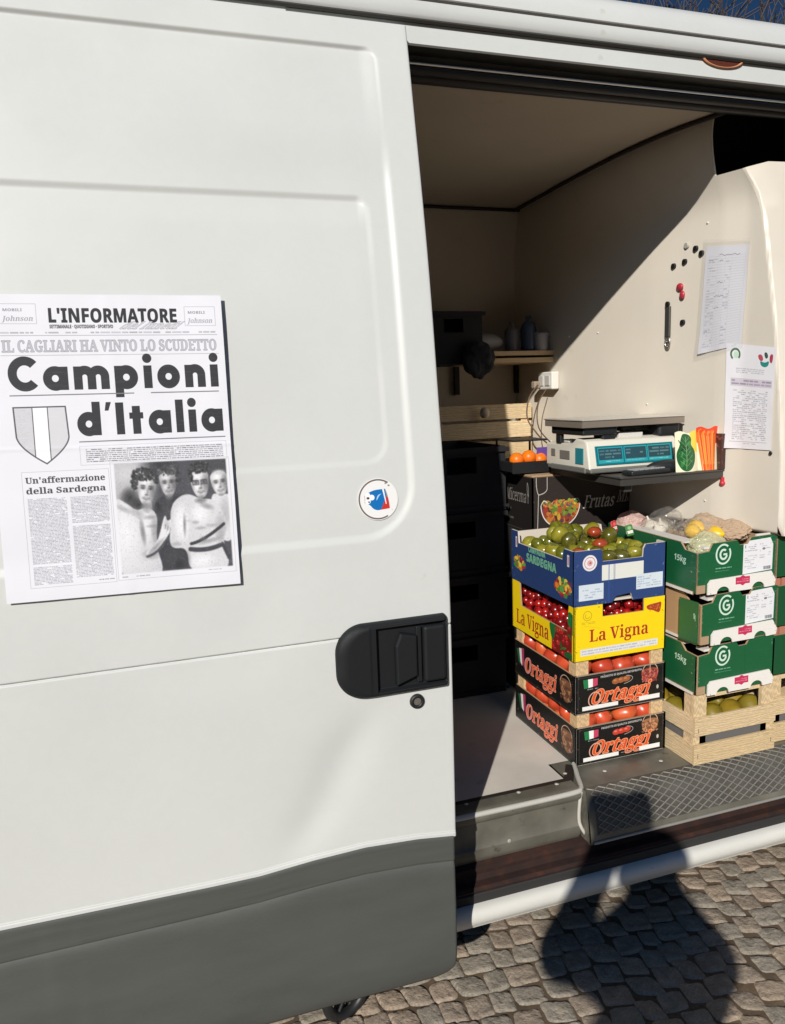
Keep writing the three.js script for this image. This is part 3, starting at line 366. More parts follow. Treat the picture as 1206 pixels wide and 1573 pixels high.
    // third and fourth man, right
    clipTo(q([[1000, 210], [1050, 225], [1110, 215], [1110, 470], [1010, 430], [990, 300]]), '#d2d2d6', () => { soft(570, 260, 40, 90, 150, 0.6); soft(510, 280, 30, 70, 110, 0.7); });
    clipTo(q([[772, 290], [800, 235], [870, 205], [940, 240], [1010, 240], [1050, 300], [1080, 380], [1040, 450], [1090, 600], [850, 600], [852, 470], [770, 472], [756, 430], [772, 350]]), '#cdcdd1', () => { soft(405, 300, 26, 12, 90, 0.5); soft(360, 292, 22, 10, 110, 0.4); soft(330, 300, 50, 110, 245, 0.8); soft(344, 310, 10, 70, 100, 0.8, 0.05); soft(430, 260, 60, 60, 244, 0.7); soft(470, 225, 50, 18, 120, 0.7, 0.3); soft(430, 330, 40, 10, 140, 0.7); soft(490, 320, 40, 12, 140, 0.6); soft(540, 330, 40, 80, 150, 0.7); soft(470, 395, 80, 14, 110, 0.6, -0.2); soft(290, 400, 40, 14, 140, 0.6); soft(420, 490, 90, 40, 235, 0.7); soft(350, 480, 18, 60, 130, 0.6); });
    soft(440, 196, 40, 18, 90, 0.8); face(442, 116, 50, 70, -0.06, 204, true); hairy(444, 36, 62, 26, 140, 26, 90); hairy(396, 76, 10, 26, 24, 30, 80); face(548, 118, 46, 62, -0.12, 204, false); soft(548, 62, 46, 16, 190, 0.8);
    g.lineCap = 'round'; g.strokeStyle = '#333338'; g.lineWidth = 15; g.beginPath(); g.moveTo(372, 404); g.quadraticCurveTo(440, 396, 556, 316); g.stroke(); g.lineWidth = 22; g.strokeStyle = '#3d3d43'; g.beginPath(); g.moveTo(366, 430); g.quadraticCurveTo(450, 446, 528, 420); g.stroke(); g.lineWidth = 17; g.beginPath(); g.moveTo(540, 412); g.lineTo(572, 484); g.stroke(); g.strokeStyle = '#4a4a50'; g.lineWidth = 12; g.beginPath(); g.moveTo(136, 450); g.quadraticCurveTo(190, 440, 232, 386); g.stroke(); soft(440, 385, 26, 16, 90, 0.7); soft(530, 380, 30, 40, 150, 0.6);
    for (let i = 0; i < 1400; i++) { const v = rnd() < 0.5 ? 10 : 255; g.fillStyle = `rgba(${v},${v},${v},0.06)`; g.fillRect(rr(0, 590), rr(0, 525), rr(2, 12), rr(2, 7)); }
    g.restore(); g = page0; g.save(); g.filter = 'blur(2.2px)'; g.drawImage(photo, X, Y, PW, PH); g.restore(); for (let i = 0; i < 5200; i++) { const v = rnd() < 0.5 ? 0 : 255; g.fillStyle = `rgba(${v},${v},${v},0.09)`; g.fillRect(X + rr(0, PW - 4), Y + rr(0, PH - 4), rr(1.5, 4), rr(1.5, 4)); }
    greek(g, X, Y + PH + 8, 120, 10, 1, '#9c9ca2', 0.9); greek(g, X + 380, Y + PH + 6, 60, 9, 1, '#aaaab0', 0.9);
    for (let i = 0; i < 500; i++) { g.fillStyle = `rgba(255,255,255,${rr(0.03, 0.12)})`; g.fillRect(rr(60, 960), rr(280, 640), rr(3, 60), 1.5); }
  });
  const TL = [-0.264, 1.822], TR = [0.158, 1.8205], BL = [-0.2705, 1.2635], BR = [0.1515, 1.2545];
  const us = samples(0, 1, 0.025, [], 1, 0), vs = samples(0, 1, 0.02, [0.5], 0.004, 0.024);
  const at = (off) => (u, v) => { const x = lerp(lerp(TL[0], TR[0], u), lerp(BL[0], BR[0], u), v), y = lerp(lerp(TL[1], TR[1], u), lerp(BL[1], BR[1], u), v); const lift = 0.0035 + 0.004 * ss(0.75, 1, u) * (0.55 + 0.45 * Math.sin(v * 9 + 0.5)) + 0.004 * ss(0.85, 1, v) + 0.0022 * fbm(u * 4, v * 5, 2.2, 3) + 0.0007 * Math.exp(-(((v - 0.5 - 0.01 * u) / 0.006) ** 2)) + 0.0006 * Math.exp(-(((u - 0.5) / 0.006) ** 2)); return [x, y, zdoor(y) + lift + off]; };
  const page = thing('newspaper_page', 'black and white newspaper front page taped to the white van door', 'poster');
  mesh('printed_sheet', grid(us, vs, at(0.0008), (u, v) => [u, 1 - v]), std('#ffffff', 0.7, { map: front }), page);
  mesh('paper_back', grid(us, vs, at(0), (u, v) => [u, v]), std(col(0.7, 0.7, 0.72), 0.85), page);
}
// round sticker
{
  const t = canvasTex(384, 384, (g) => {
    rect(g, '#e9e8e6', 0, 0, 384, 384); g.strokeStyle = '#6e605c'; g.lineWidth = 14; g.beginPath(); g.arc(192, 192, 178, -0.5, 3.75); g.stroke();
    F(g, '700 34px sans-serif', '#4a4644'); g.fillText('a', 62, 92); g.fillText('o', 40, 120); g.fillText('.', 290, 66);
    g.save(); g.beginPath(); g.moveTo(100, 118); g.quadraticCurveTo(180, 88, 282, 84); g.lineTo(292, 196); g.quadraticCurveTo(288, 240, 250, 262); g.lineTo(222, 296); g.lineTo(138, 300); g.quadraticCurveTo(108, 250, 104, 200); g.closePath(); g.clip();
    rect(g, '#0f6db4', 80, 60, 240, 260); poly(g, '#c8342d', [[150, 104], [300, 70], [300, 176], [240, 144], [210, 132]]); poly(g, '#eef0f6', [[96, 132], [240, 112], [240, 120], [98, 148]]); poly(g, '#8a8a86', [[100, 110], [180, 96], [180, 106], [100, 126]]); smooth(g, '#a9cdf2', [[140, 150], [156, 176], [190, 196], [206, 210], [176, 204], [150, 190]]); g.restore();
    for (const [x, y, r] of [[172, 250, 26], [148, 286, 22], [204, 286, 24]]) blob(g, '#f2f2f4', x, y, r, r); blob(g, '#5a3c3a', 176, 286, 11, 14); poly(g, '#222228', [[206, 268], [222, 276], [206, 294]]); greek(g, 150, 312, 70, 12, 1, '#a08d8a');
  });
  const z = zdoor(1.398), tilt = Math.atan((zdoor(1.43) - zdoor(1.365)) / 0.065);
  const m = single('round_sticker', 'round white sticker with a blue and red crest on the van door', 'sticker', new THREE.CylinderGeometry(0.0445, 0.0445, 0.0012, 48).rotateX(Math.PI / 2), [std(col(0.7, 0.7, 0.7), 0.5), phys('#ffffff', 0.4, { map: t, clearcoat: 0.4 }), std(col(0.7, 0.7, 0.7), 0.5)], [0.452, 1.398, z - 0.003]);
  m.rotation.x = tilt; m.geometry.attributes.uv.needsUpdate = true;
}

// ---------------------------------------------------------------- boxes of fruit
// a board with a printed face: outline in metres, face towards +z at z = 0
function board(outline, t, holes = []) {
  const s = new THREE.Shape(outline.map((p) => new THREE.Vector2(...p))); holes.forEach((h) => s.holes.push(new THREE.Path(h.map((p) => new THREE.Vector2(...p)))));
  const g = new THREE.ExtrudeGeometry(s, { depth: t, bevelEnabled: false, steps: 1 }).translate(0, 0, -t); const P = g.attributes.position, Nn = g.attributes.normal; g.computeBoundingBox(); const b = g.boundingBox;
  const uv = []; const f = [], r = []; for (let i = 0; i < P.count; i++) uv.push((P.getX(i) - b.min.x) / (b.max.x - b.min.x), (P.getY(i) - b.min.y) / (b.max.y - b.min.y));
  for (let i = 0; i < P.count; i += 3) (Nn.getZ(i) > 0.5 ? f : r).push(i, i + 1, i + 2);
  g.setAttribute('uv', new THREE.Float32BufferAttribute(uv, 2)); g.setIndex([...f, ...r]); g.clearGroups(); g.addGroup(0, f.length, 0); g.addGroup(f.length, r.length, 1); return g;
}
const printMat = (t, rough = 0.5, cc = 0.25) => phys('#ffffff', rough, { map: t, clearcoat: cc, clearcoatRoughness: 0.35 });
const rectO = (w, h, y0 = 0) => [[0, y0], [w, y0], [w, h], [0, h]];
// put front board (local x right, y up) on the front of a box of width w, depth d, origin at the bottom middle
const onFront = (m, w, d) => { m.position.set(-w / 2, 0, d / 2); return m; };
const onLeft = (m, w, d) => { m.rotation.y = -Math.PI / 2; m.position.set(-w / 2, 0, -d / 2); return m; };
const onRight = (m, w, d) => { m.rotation.y = Math.PI / 2; m.position.set(w / 2, 0, d / 2); return m; };
const onBack = (m, w, d) => { m.rotation.y = Math.PI; m.position.set(w / 2, 0, -d / 2); return m; };
const LW = 0.315, LD = 0.385, LX = 1.2835, LZ = -2.0105; // left stack

// tomato crates: wooden posts and printed boards, tomatoes inside
const tomF = (red) => canvasTex(768, 288, (g, W, H) => {
  rect(g, '#0d0c0b', 0, 0, W, H); g.strokeStyle = '#8d8880'; g.lineWidth = 6; g.strokeRect(2, 2, W - 4, H - 4); g.lineWidth = 3; g.strokeStyle = '#45423d'; g.strokeRect(26, 18, W - 52, H - 36);
  const fx = 66, fy = 34; for (const [c, i] of [['#1d7a44', 0], ['#eef0ec', 1], ['#c4425e', 2]]) poly(g, c, [[fx + i * 40, fy], [fx + 40 + i * 40, fy], [fx + 40 + i * 36 + 8, fy + 66 - i * 6], [fx + i * 36 + 8, fy + 66 - i * 2]]); greek(g, 100, 104, 90, 12, 1, '#aab0ac');
  g.save(); g.translate(210, 40); g.rotate(-0.02); textFit(g, 'PRODOTTO DI QUALITA ORTOFRUTTA', 0, 0, 350, 15, '700 $ sans-serif', '#c9c9c6'); g.restore();
  const tc = red ? ['#c63a2a', '#e07560'] : ['#9c5b33', '#b97a48']; for (let k = 0; k < 3; k++) { blob(g, tc[0], 340 + k * 44, 82 - k * 3, 34, 22, -0.1); blob(g, tc[1], 332 + k * 44, 76 - k * 3, 14, 8); } g.strokeStyle = '#b9b2a8'; g.lineWidth = 4; g.beginPath(); g.ellipse(400, 82, 82, 30, -0.06, -1.2, 1.5); g.stroke();
  // basket
  const bt = red ? ['#9a6a48', '#c08a62', '#7a4a34'] : ['#a04338', '#c0685a', '#74322c']; smooth(g, bt[0], [[556, 40], [590, 26], [650, 24], [700, 34], [708, 60], [690, 122], [640, 140], [580, 128], [560, 84]]); for (let i = 0; i < 70; i++) blob(g, bt[1 + (i % 2)], rr(566, 700), rr(40, 126), rr(5, 12), rr(4, 8), rr(0, 3)); g.strokeStyle = '#cfa98a'; g.lineWidth = 6; g.beginPath(); g.arc(632, 54, 66, 3.3, 6.1); g.stroke(); g.beginPath(); g.moveTo(632, -4); g.lineTo(632, 60); g.stroke();
  textFit(g, 'Ortaggi', 118, 226, 500, 104, 'italic 700 $ serif', '#e0561f', { stroke: '#f0a079', lw: 16, slant: -0.12 }); textFit(g, 'Ortaggi', 118, 226, 500, 104, 'italic 700 $ serif', '#d94f1c', { slant: -0.12 });
  g.lineWidth = 9; g.strokeStyle = '#d9a58e'; g.beginPath(); g.ellipse(160, 190, 46, 54, 0.5, 0, 6.28); g.stroke();
  rect(g, '#ebe9e4', 60, 236, 300, 30); rect(g, '#ebe9e4', 540, 232, 180, 34); greek(g, 380, 244, 150, 14, 1, '#8c8a84'); blob(g, '#b9b4aa', 700, 180, 10, 16); wear(g, W, H);
});
const tomS = canvasTex(768, 256, (g, W, H) => {
  rect(g, '#0f0d0b', 0, 0, W, H); for (const [c, i] of [['#1b5f3a', 0], ['#e9d9dc', 1], ['#a5395c', 2]]) poly(g, c, [[40 + i * 34, 60 - i * 12], [74 + i * 34, 52 - i * 10], [92 + i * 26, 170], [66 + i * 26, 150]]);
  textFit(g, 'Ortaggi', 150, 190, 400, 110, 'italic 700 $ serif', '#df5222', { stroke: '#eeb09a', lw: 12 }); g.lineWidth = 10; g.strokeStyle = '#c98a92'; g.beginPath(); g.ellipse(192, 140, 38, 56, 0.2, 0, 6.28); g.stroke();
  smooth(g, '#7a5038', [[590, 70], [650, 52], [720, 60], [735, 110], [712, 200], [650, 214], [606, 150]]); for (let i = 0; i < 60; i++) blob(g, i % 2 ? '#a87c5a' : '#5c3a2a', rr(602, 722), rr(74, 196), rr(5, 11), rr(5, 10), rr(0, 3)); g.strokeStyle = '#c9a68c'; g.lineWidth = 6; g.beginPath(); g.arc(662, 90, 60, 3.2, 6.2); g.stroke();
  rect(g, '#45423d', 0, 246, W, 4); wear(g, W, H);
});
const tomSM = printMat(tomS), PALEWOOD = std(col(0.72, 0.56, 0.38), 0.75, { map: woodMap(0.8) });
function tomatoCrate(y, dx, label, red) {
  const c = thing('tomato_crate', label, 'crate', [LX + dx, y, LZ], 0, 'black printed tomato crates'); const h = 0.16, ph = 0.119;
  const fm = printMat(tomF(red));
  onFront(mesh('front_board', board(rectO(LW, ph), 0.006), [fm, KRAFT], c), LW, LD); onLeft(mesh('side_board', board(rectO(LD, ph), 0.006), [tomSM, KRAFT], c), LW, LD);
  onRight(mesh('side_board', board(rectO(LD, ph), 0.006), [tomSM, KRAFT], c), LW, LD); onBack(mesh('back_board', board(rectO(LW, ph), 0.006), [fm, KRAFT], c), LW, LD);
  for (const sx of [-1, 1]) for (const sz of [-1, 1]) mesh('corner_post', [box(sx * (LW / 2 - 0.007) - (sx > 0 ? 0.042 : 0), sx * (LW / 2 - 0.007) + (sx > 0 ? 0 : 0.042), 0, h, sz * (LD / 2 - 0.007) - (sz > 0 ? 0.009 : 0), sz * (LD / 2 - 0.007) + (sz > 0 ? 0 : 0.009)), box(sx * (LW / 2 - 0.0075) - (sx > 0 ? 0.009 : 0), sx * (LW / 2 - 0.0075) + (sx > 0 ? 0 : 0.009), 0, h - 0.001, sz * (LD / 2 - 0.0165) - (sz > 0 ? 0.03 : 0), sz * (LD / 2 - 0.0165) + (sz > 0 ? 0 : 0.03))], PALEWOOD, c);
  mesh('base_board', box(-LW / 2 + 0.007, LW / 2 - 0.007, 0.004, 0.01, -LD / 2 + 0.008, LD / 2 - 0.008), PALEWOOD, c); return c;
}
tomatoCrate(0.5, 0.004, 'black printed tomato crate standing on the van floor, lowest of its stack', true);
tomatoCrate(0.662, 0.0, 'black printed tomato crate between the yellow box and the lowest tomato crate', false);
const tomGeo = (() => { const g = new THREE.SphereGeometry(1, 28, 18), P = g.attributes.position; for (let i = 0; i < P.count; i++) { const x = P.getX(i), y = P.getY(i), z = P.getZ(i), a = Math.atan2(z, x), r = Math.hypot(x, z); const k = 1 + 0.035 * Math.cos(5 * a + 0.4) * r + 0.02 * Math.cos(2 * a); P.setXYZ(i, x * k, y * 0.84 - 0.12 * Math.exp(-((r / 0.25) ** 2)) * (y > 0 ? 1 : -0.3), z * k); } g.computeVertexNormals(); return g; })();
const calyx = (() => { const gs = []; for (let k = 0; k < 5; k++) { const g = new THREE.ConeGeometry(0.13, 0.62, 4).scale(1, 1, 0.3).rotateX(Math.PI / 2).rotateX(-0.25).translate(0, 0.8, 0.3).rotateY(k * 1.2566 + 0.2 * (k % 2)); gs.push(g); } gs.push(new THREE.CylinderGeometry(0.06, 0.08, 0.26, 6).translate(0.02, 0.9, 0)); return mergeGeometries(gs.map((g) => g.toNonIndexed())); })();
const mottled = (base, vary, n = 128) => dataTex(n, (u, v) => { const a = tile(u, v, 4, 4); return base.map((b, i) => b + vary[i] * a); });
const redMats = [[0.76, 0.29, 0.17], [0.8, 0.36, 0.19], [0.71, 0.25, 0.15]].map((c) => phys('#ffffff', 0.36, { map: mottled(c, [0.2, 0.22, 0.1]), clearcoat: 0.5, clearcoatRoughness: 0.25 }));
const stemMat = std(col(0.1, 0.13, 0.03), 0.8);
for (const [y0, dx, lab, grp] of [[0.5, 0.004, 'ripe red tomato in the lower black crate on the van floor', 'tomatoes in the lower black crate'], [0.662, 0, 'ripe red tomato in the upper black crate under the yellow box', 'tomatoes in the upper black crate']])
  for (let i = 0; i < 4; i++) for (let j = 0; j < 5; j++) for (let l = 0; l < 2; l++) {
    if (!l && i > 0 && j < 4) continue; const r = rr(0.036, 0.039); const m = single('tomato', lab, 'tomato', tomGeo, redMats[Math.floor(rnd() * 3)], [LX + dx - 0.108 + i * 0.072 + rr(-0.004, 0.004), y0 + (l ? 0.122 : 0.066) + rr(-0.006, 0.004), LZ - 0.142 + j * 0.0715 + rr(-0.004, 0.004)], grp);
    m.scale.set(r * rr(0.96, 1.06), r * rr(0.9, 1.04), r * rr(0.96, 1.06)); m.rotation.set(rr(-1.1, 1.1), rr(0, 6), rr(-1.1, 1.1)); if (rnd() < 0.4) mesh('calyx', calyx, stemMat, m);
  }
// yellow box of cherry tomatoes
{
  const y = 0.8265, h = 0.1645, c = thing('yellow_fruit_box', 'yellow cardboard box with red lettering, full of cherry tomatoes, under the blue box', 'box', [LX - 0.003, y, LZ]);
  const cherryArt = (g, x, y, w, hh, n) => { g.save(); g.beginPath(); g.rect(x, y, w, hh); g.clip(); rect(g, '#7a1c18', x, y, w, hh); for (let i = 0; i < 9; i++) { const lx = rr(x, x + w), ly = rr(y, y + hh); for (let k = 0; k < 5; k++) smooth(g, ['#1d5c2b', '#2f7a36', '#174a24'][k % 3], [[lx, ly], [lx + rr(-50, 50), ly + rr(-34, 34)], [lx + rr(-70, 70), ly + rr(-50, 50)]]); } for (let i = 0; i < n; i++) { const bx = rr(x, x + w), by = rr(y, y + hh), r = rr(13, 22); blob(g, ['#b3201f', '#c52a26', '#8f1a1c'][i % 3], bx, by, r, r); blob(g, '#e88a80', bx - r * 0.3, by - r * 0.35, r * 0.28, r * 0.2); } g.restore(); };
  const front = canvasTex(768, 400, (g, W, H) => {
    rect(g, '#f2d20f', 0, 0, W, H); textFit(g, 'La Vigna', 120, 268, 500, 92, '700 $ serif', '#a8291d');
    smooth(g, '#a83a26', [[592, 60], [640, 50], [700, 46], [728, 40], [722, 90], [712, 122], [690, 118], [650, 96], [610, 92]]); for (let i = 0; i < 20; i++) blob(g, '#c98a2a', rr(610, 715), rr(56, 104), 4, 3);
    g.strokeStyle = '#b79c1c'; g.lineWidth = 5; g.beginPath(); g.arc(106, 74, 34, 0, 6.28); g.stroke(); g.beginPath(); g.arc(106, 74, 18, 0.3, 4); g.stroke(); greek(g, 60, 116, 110, 20, 2, '#c1a51d');
    rect(g, '#dcdcdc', 50, 316, 650, 50); greek(g, 60, 322, 630, 40, 2, '#b4b4bc', 0.9); wear(g, W, H);
  });
  const sideT = canvasTex(900, 400, (g, W, H) => {
    rect(g, '#f0cd10', 0, 0, W, H); g.save(); textFit(g, 'La Vigna', 60, 350, 500, 118, '700 $ serif', '#a52a1c'); g.restore();
    cherryArt(g, 600, 60, 270, 340, 46); smooth(g, '#1e6a31', [[560, 190], [640, 170], [650, 260], [620, 330], [590, 300]]); smooth(g, '#1a5a2b', [[780, 360], [870, 340], [890, 400], [760, 400]]); smooth(g, '#217437', [[820, 40], [890, 60], [880, 170], [800, 140]]); rect(g, '#e9c80f', 872, 0, 28, 400); rect(g, '#1d6030', 862, 60, 18, 150); wear(g, W, H);
  });
  const fO = [[0, 0], [LW, 0], [LW, h], [0.236, h], [0.236, h - 0.038], [0.094, h - 0.038], [0.094, h], [0, h]];
  onFront(mesh('front_board', board(fO, 0.005), [printMat(front), KRAFT], c), LW, LD);
  const sO = [[0, 0], [LD, 0], [LD, h], [0.355, h], [0.345, 0.082], [0.06, 0.085], [0.05, h], [0, h]];
  const sm = printMat(sideT); onLeft(mesh('side_board', board(sO, 0.005), [sm, KRAFT], c), LW, LD); onRight(mesh('side_board', board(rectO(LD, h), 0.005), [sm, KRAFT], c), LW, LD); onBack(mesh('back_board', board(rectO(LW, h), 0.005), [sm, KRAFT], c), LW, LD);
  mesh('base_board', box(-LW / 2 + 0.006, LW / 2 - 0.006, 0.001, 0.006, -LD / 2 + 0.006, LD / 2 - 0.006), KRAFT, c);
  const cg = new THREE.SphereGeometry(1, 18, 12), cm = [[0.55, 0.07, 0.07], [0.62, 0.09, 0.08], [0.45, 0.05, 0.06]].map((k) => phys('#ffffff', 0.3, { map: mottled(k, [0.16, 0.1, 0.08], 64), clearcoat: 0.6, clearcoatRoughness: 0.2 }));
  const spots = []; for (let j = 0; j < 12; j++) for (let l = 0; l < 3; l++) for (let i = 0; i < 2; i++) spots.push([LX - 0.122 + i * 0.03 + (2 - l) * -0.006, 0.905 + l * 0.021 - 0.008 * Math.sin(j * 1.3), LZ - 0.168 + j * 0.03]); for (let i = 2; i < 9; i++) for (let l = 1; l < 3; l++) for (let j = 0; j < 2; j++) spots.push([LX - 0.14 + i * 0.031, 0.915 + l * 0.024 + 0.004, LZ + 0.158 - j * 0.03]);
  for (const s of spots) { const m = single('cherry_tomato', 'small red cherry tomato in the yellow box', 'cherry tomato', cg, cm[Math.floor(rnd() * 3)], [s[0] + rr(-0.009, 0.009), s[1] + rr(-0.009, 0.004), s[2] + rr(-0.009, 0.009)], 'cherry tomatoes in the yellow box'); m.scale.setScalar(rr(0.0135, 0.0165)); }
}
// blue box of green tomatoes
{
  const y = 0.9915, h = 0.163, c = thing('blue_fruit_box', 'blue cardboard box heaped with green tomatoes on top of the left stack', 'box', [LX - 0.005, y, LZ]);
  const fruits = (g, x, y, s) => { for (let i = 0; i < 46; i++) { const a = rr(0, 6.28), r = Math.sqrt(rnd()); blob(g, ['#b8322a', '#d8862a', '#3f8a3c', '#e3c64a', '#8c2a4a', '#5aa04a'][i % 6], x + Math.cos(a) * r * 56 * s, y + Math.sin(a) * r * 34 * s, rr(8, 17) * s, rr(8, 15) * s); } };
  const front = canvasTex(768, 400, (g, W, H) => {
    rect(g, '#294275', 0, 0, W, H); blob(g, '#e3e1e2', 128, 92, 58, 58); g.strokeStyle = '#b9707a'; g.lineWidth = 5; g.beginPath(); g.arc(128, 92, 42, 0, 6.28); g.stroke(); blob(g, '#d9a6a6', 128, 92, 22, 22); blob(g, '#a65a5a', 132, 92, 8, 8);
    rect(g, '#dedfd6', 226, 118, 346, 112); rect(g, '#c6cad0', 276, 118, 4, 112); rect(g, '#c2c6cc', 318, 118, 8, 112); rect(g, '#d2dbe2', 40, 246, 200, 116); greek(g, 50, 260, 180, 90, 5, '#9bacc4', 0.6); rect(g, '#d2dbe2', 512, 216, 226, 112); greek(g, 522, 230, 200, 86, 5, '#9bacc4', 0.6);
    rect(g, '#2f55a3', 282, 0, 5, 400); rect(g, '#1d3a7a', 330, 0, 4, 400); wear(g, W, H);
  });
  const sideT = canvasTex(900, 400, (g, W, H) => {
    rect(g, '#263d6c', 0, 0, W, H); textFit(g, 'CAMPAGNA', 270, 128, 250, 46, '700 $ sans-serif', '#5fae7e', { stroke: '#a9d3c4', lw: 9 }); textFit(g, 'SARDEGNA', 240, 206, 430, 62, '700 $ sans-serif', '#5cab78', { stroke: '#b4dccb', lw: 9 });
    fruits(g, 130, 250, 1.5); fruits(g, 760, 290, 1.7); for (const [x, w2] of [[70, 24], [815, 26]]) { rect(g, '#e2d9dc', x, 44, w2, 84); rect(g, '#b06a7a', x + 7, 56, w2 - 14, 60); } rect(g, '#3359a6', 885, 0, 15, 400); wear(g, W, H);
  });
  const fO = [[0, 0], [0.128, 0], [0.142, 0.018], [0.192, 0.022], [0.2, 0], [LW, 0], [LW, h], [0.241, h], [0.234, h - 0.012], [0.232, h - 0.037], [0.095, h - 0.037], [0.093, h - 0.006], [0.088, h], [0, h]];
  onFront(mesh('front_board', board(fO, 0.006), [printMat(front), CARDIN], c), LW, LD);
  const sO = [[0, 0], [LD, 0], [LD, h], [0.33, h], [0.322, h - 0.034], [0.05, h - 0.034], [0.045, h + 0.004], [0, h + 0.004]];
  const sm = printMat(sideT); onLeft(mesh('side_board', board(sO, 0.006), [sm, CARDIN], c), LW, LD); onRight(mesh('side_board', board([[0, 0], [LD, 0], [LD, h], [0.34, h], [0.33, h - 0.034], [0.05, h - 0.034], [0.04, h], [0, h]], 0.006), [sm, CARDIN], c), LW, LD);
  onBack(mesh('back_board', board(rectO(LW, h - 0.004), 0.006), [sm, CARDIN], c), LW, LD); mesh('corner_flap', [box(-LW / 2 + 0.006, -LW / 2 + 0.06, h - 0.05, h - 0.001, LD / 2 - 0.012, LD / 2 - 0.0065), box(LW / 2 - 0.06, LW / 2 - 0.006, h - 0.05, h - 0.001, LD / 2 - 0.012, LD / 2 - 0.0065)], CARDIN, c);
  mesh('base_board', box(-LW / 2 + 0.008, LW / 2 - 0.008, 0.002, 0.008, -LD / 2 + 0.008, LD / 2 - 0.008), CARDIN, c);
  const gm = [[0.45, 0.45, 0.1], [0.38, 0.39, 0.1], [0.52, 0.5, 0.15], [0.33, 0.32, 0.09]].map((k) => phys('#ffffff', 0.32, { map: mottled(k, [0.3, 0.24, 0.12]), clearcoat: 0.7, clearcoatRoughness: 0.15 }));
  const rm = phys('#ffffff', 0.36, { map: mottled([0.6, 0.24, 0.12], [0.2, 0.2, 0.05]), clearcoat: 0.6, clearcoatRoughness: 0.2 });
  const spots = []; for (let l = 0; l < 3; l++) { const n = [6, 6, 4][l]; for (let i = 0; i < n; i++) for (let j = 0; j < n + 1; j++) { const x = LX - 0.005 - (n - 1) * 0.0235 + i * 0.047 + (l === 1 ? 0.006 : 0), z = LZ - n * 0.0245 + j * 0.049 - (l === 2 ? 0.03 : 0); if (l === 2 && rnd() < 0.38) continue; if (l === 0 && i > 0 && j < n) continue; spots.push([x, y + 0.085 + l * 0.039, z]); } }
  const reds = [['half ripe orange tomato lying nearest the front left corner of the blue box', [LX - 0.098, y + 0.137, LZ + 0.115]], ['orange red tomato in the middle of the green ones in the blue box', [LX + 0.012, y + 0.146, LZ + 0.06]], ['brownish red tomato at the back of the blue box', [LX + 0.05, y + 0.165, LZ - 0.03]]];
  for (const s of spots) { if (reds.some((r) => Math.hypot(r[1][0] - s[0], r[1][1] - s[1], r[1][2] - s[2]) < 0.036)) continue; const m = single('green_tomato', 'round olive green tomato in the blue box', 'green tomato', tomGeo, gm[Math.floor(rnd() * 4)], [s[0] + rr(-0.006, 0.006), s[1] + rr(-0.008, 0.006), s[2] + rr(-0.006, 0.006)], 'green tomatoes in the blue box'); const q = rr(0.0235, 0.0285); m.scale.set(q * rr(0.95, 1.07), q * rr(0.92, 1.06), q * rr(0.95, 1.07)); m.rotation.set(rr(-1.2, 1.2), rr(0, 6), rr(-1.2, 1.2)); if (rnd() < 0.45) mesh('calyx', calyx, stemMat, m); }
  reds.forEach(([l, p]) => single('orange_tomato', l, 'tomato', tomGeo.clone().scale(0.023, 0.021, 0.023), rm, p));
  // seed packets standing among the tomatoes
  const pk = (cA, cB) => canvasTex(128, 160, (g) => { rect(g, cA, 0, 0, 128, 160); rect(g, '#efeae6', 14, 84, 100, 40); blob(g, cB, 64, 44, 36, 26); greek(g, 20, 92, 88, 26, 3, '#b07070'); });
  for (const [l, t, p, ry] of [['small red and white packet stuck among the green tomatoes', pk('#c3202a', '#e06a60'), [LX + 0.105, y + 0.182, LZ - 0.005], 0.3], ['small bright green packet at the right rear of the blue box', pk('#3f7a3c', '#8ab07a'), [LX + 0.138, y + 0.172, LZ + 0.03], -0.2]]) { const m = single('packet', l, 'packet', new RoundedBoxGeometry(0.024, 0.036, 0.007, 2, 0.003), printMat(t), p); m.rotation.set(-0.2, ry, 0.15); }
}
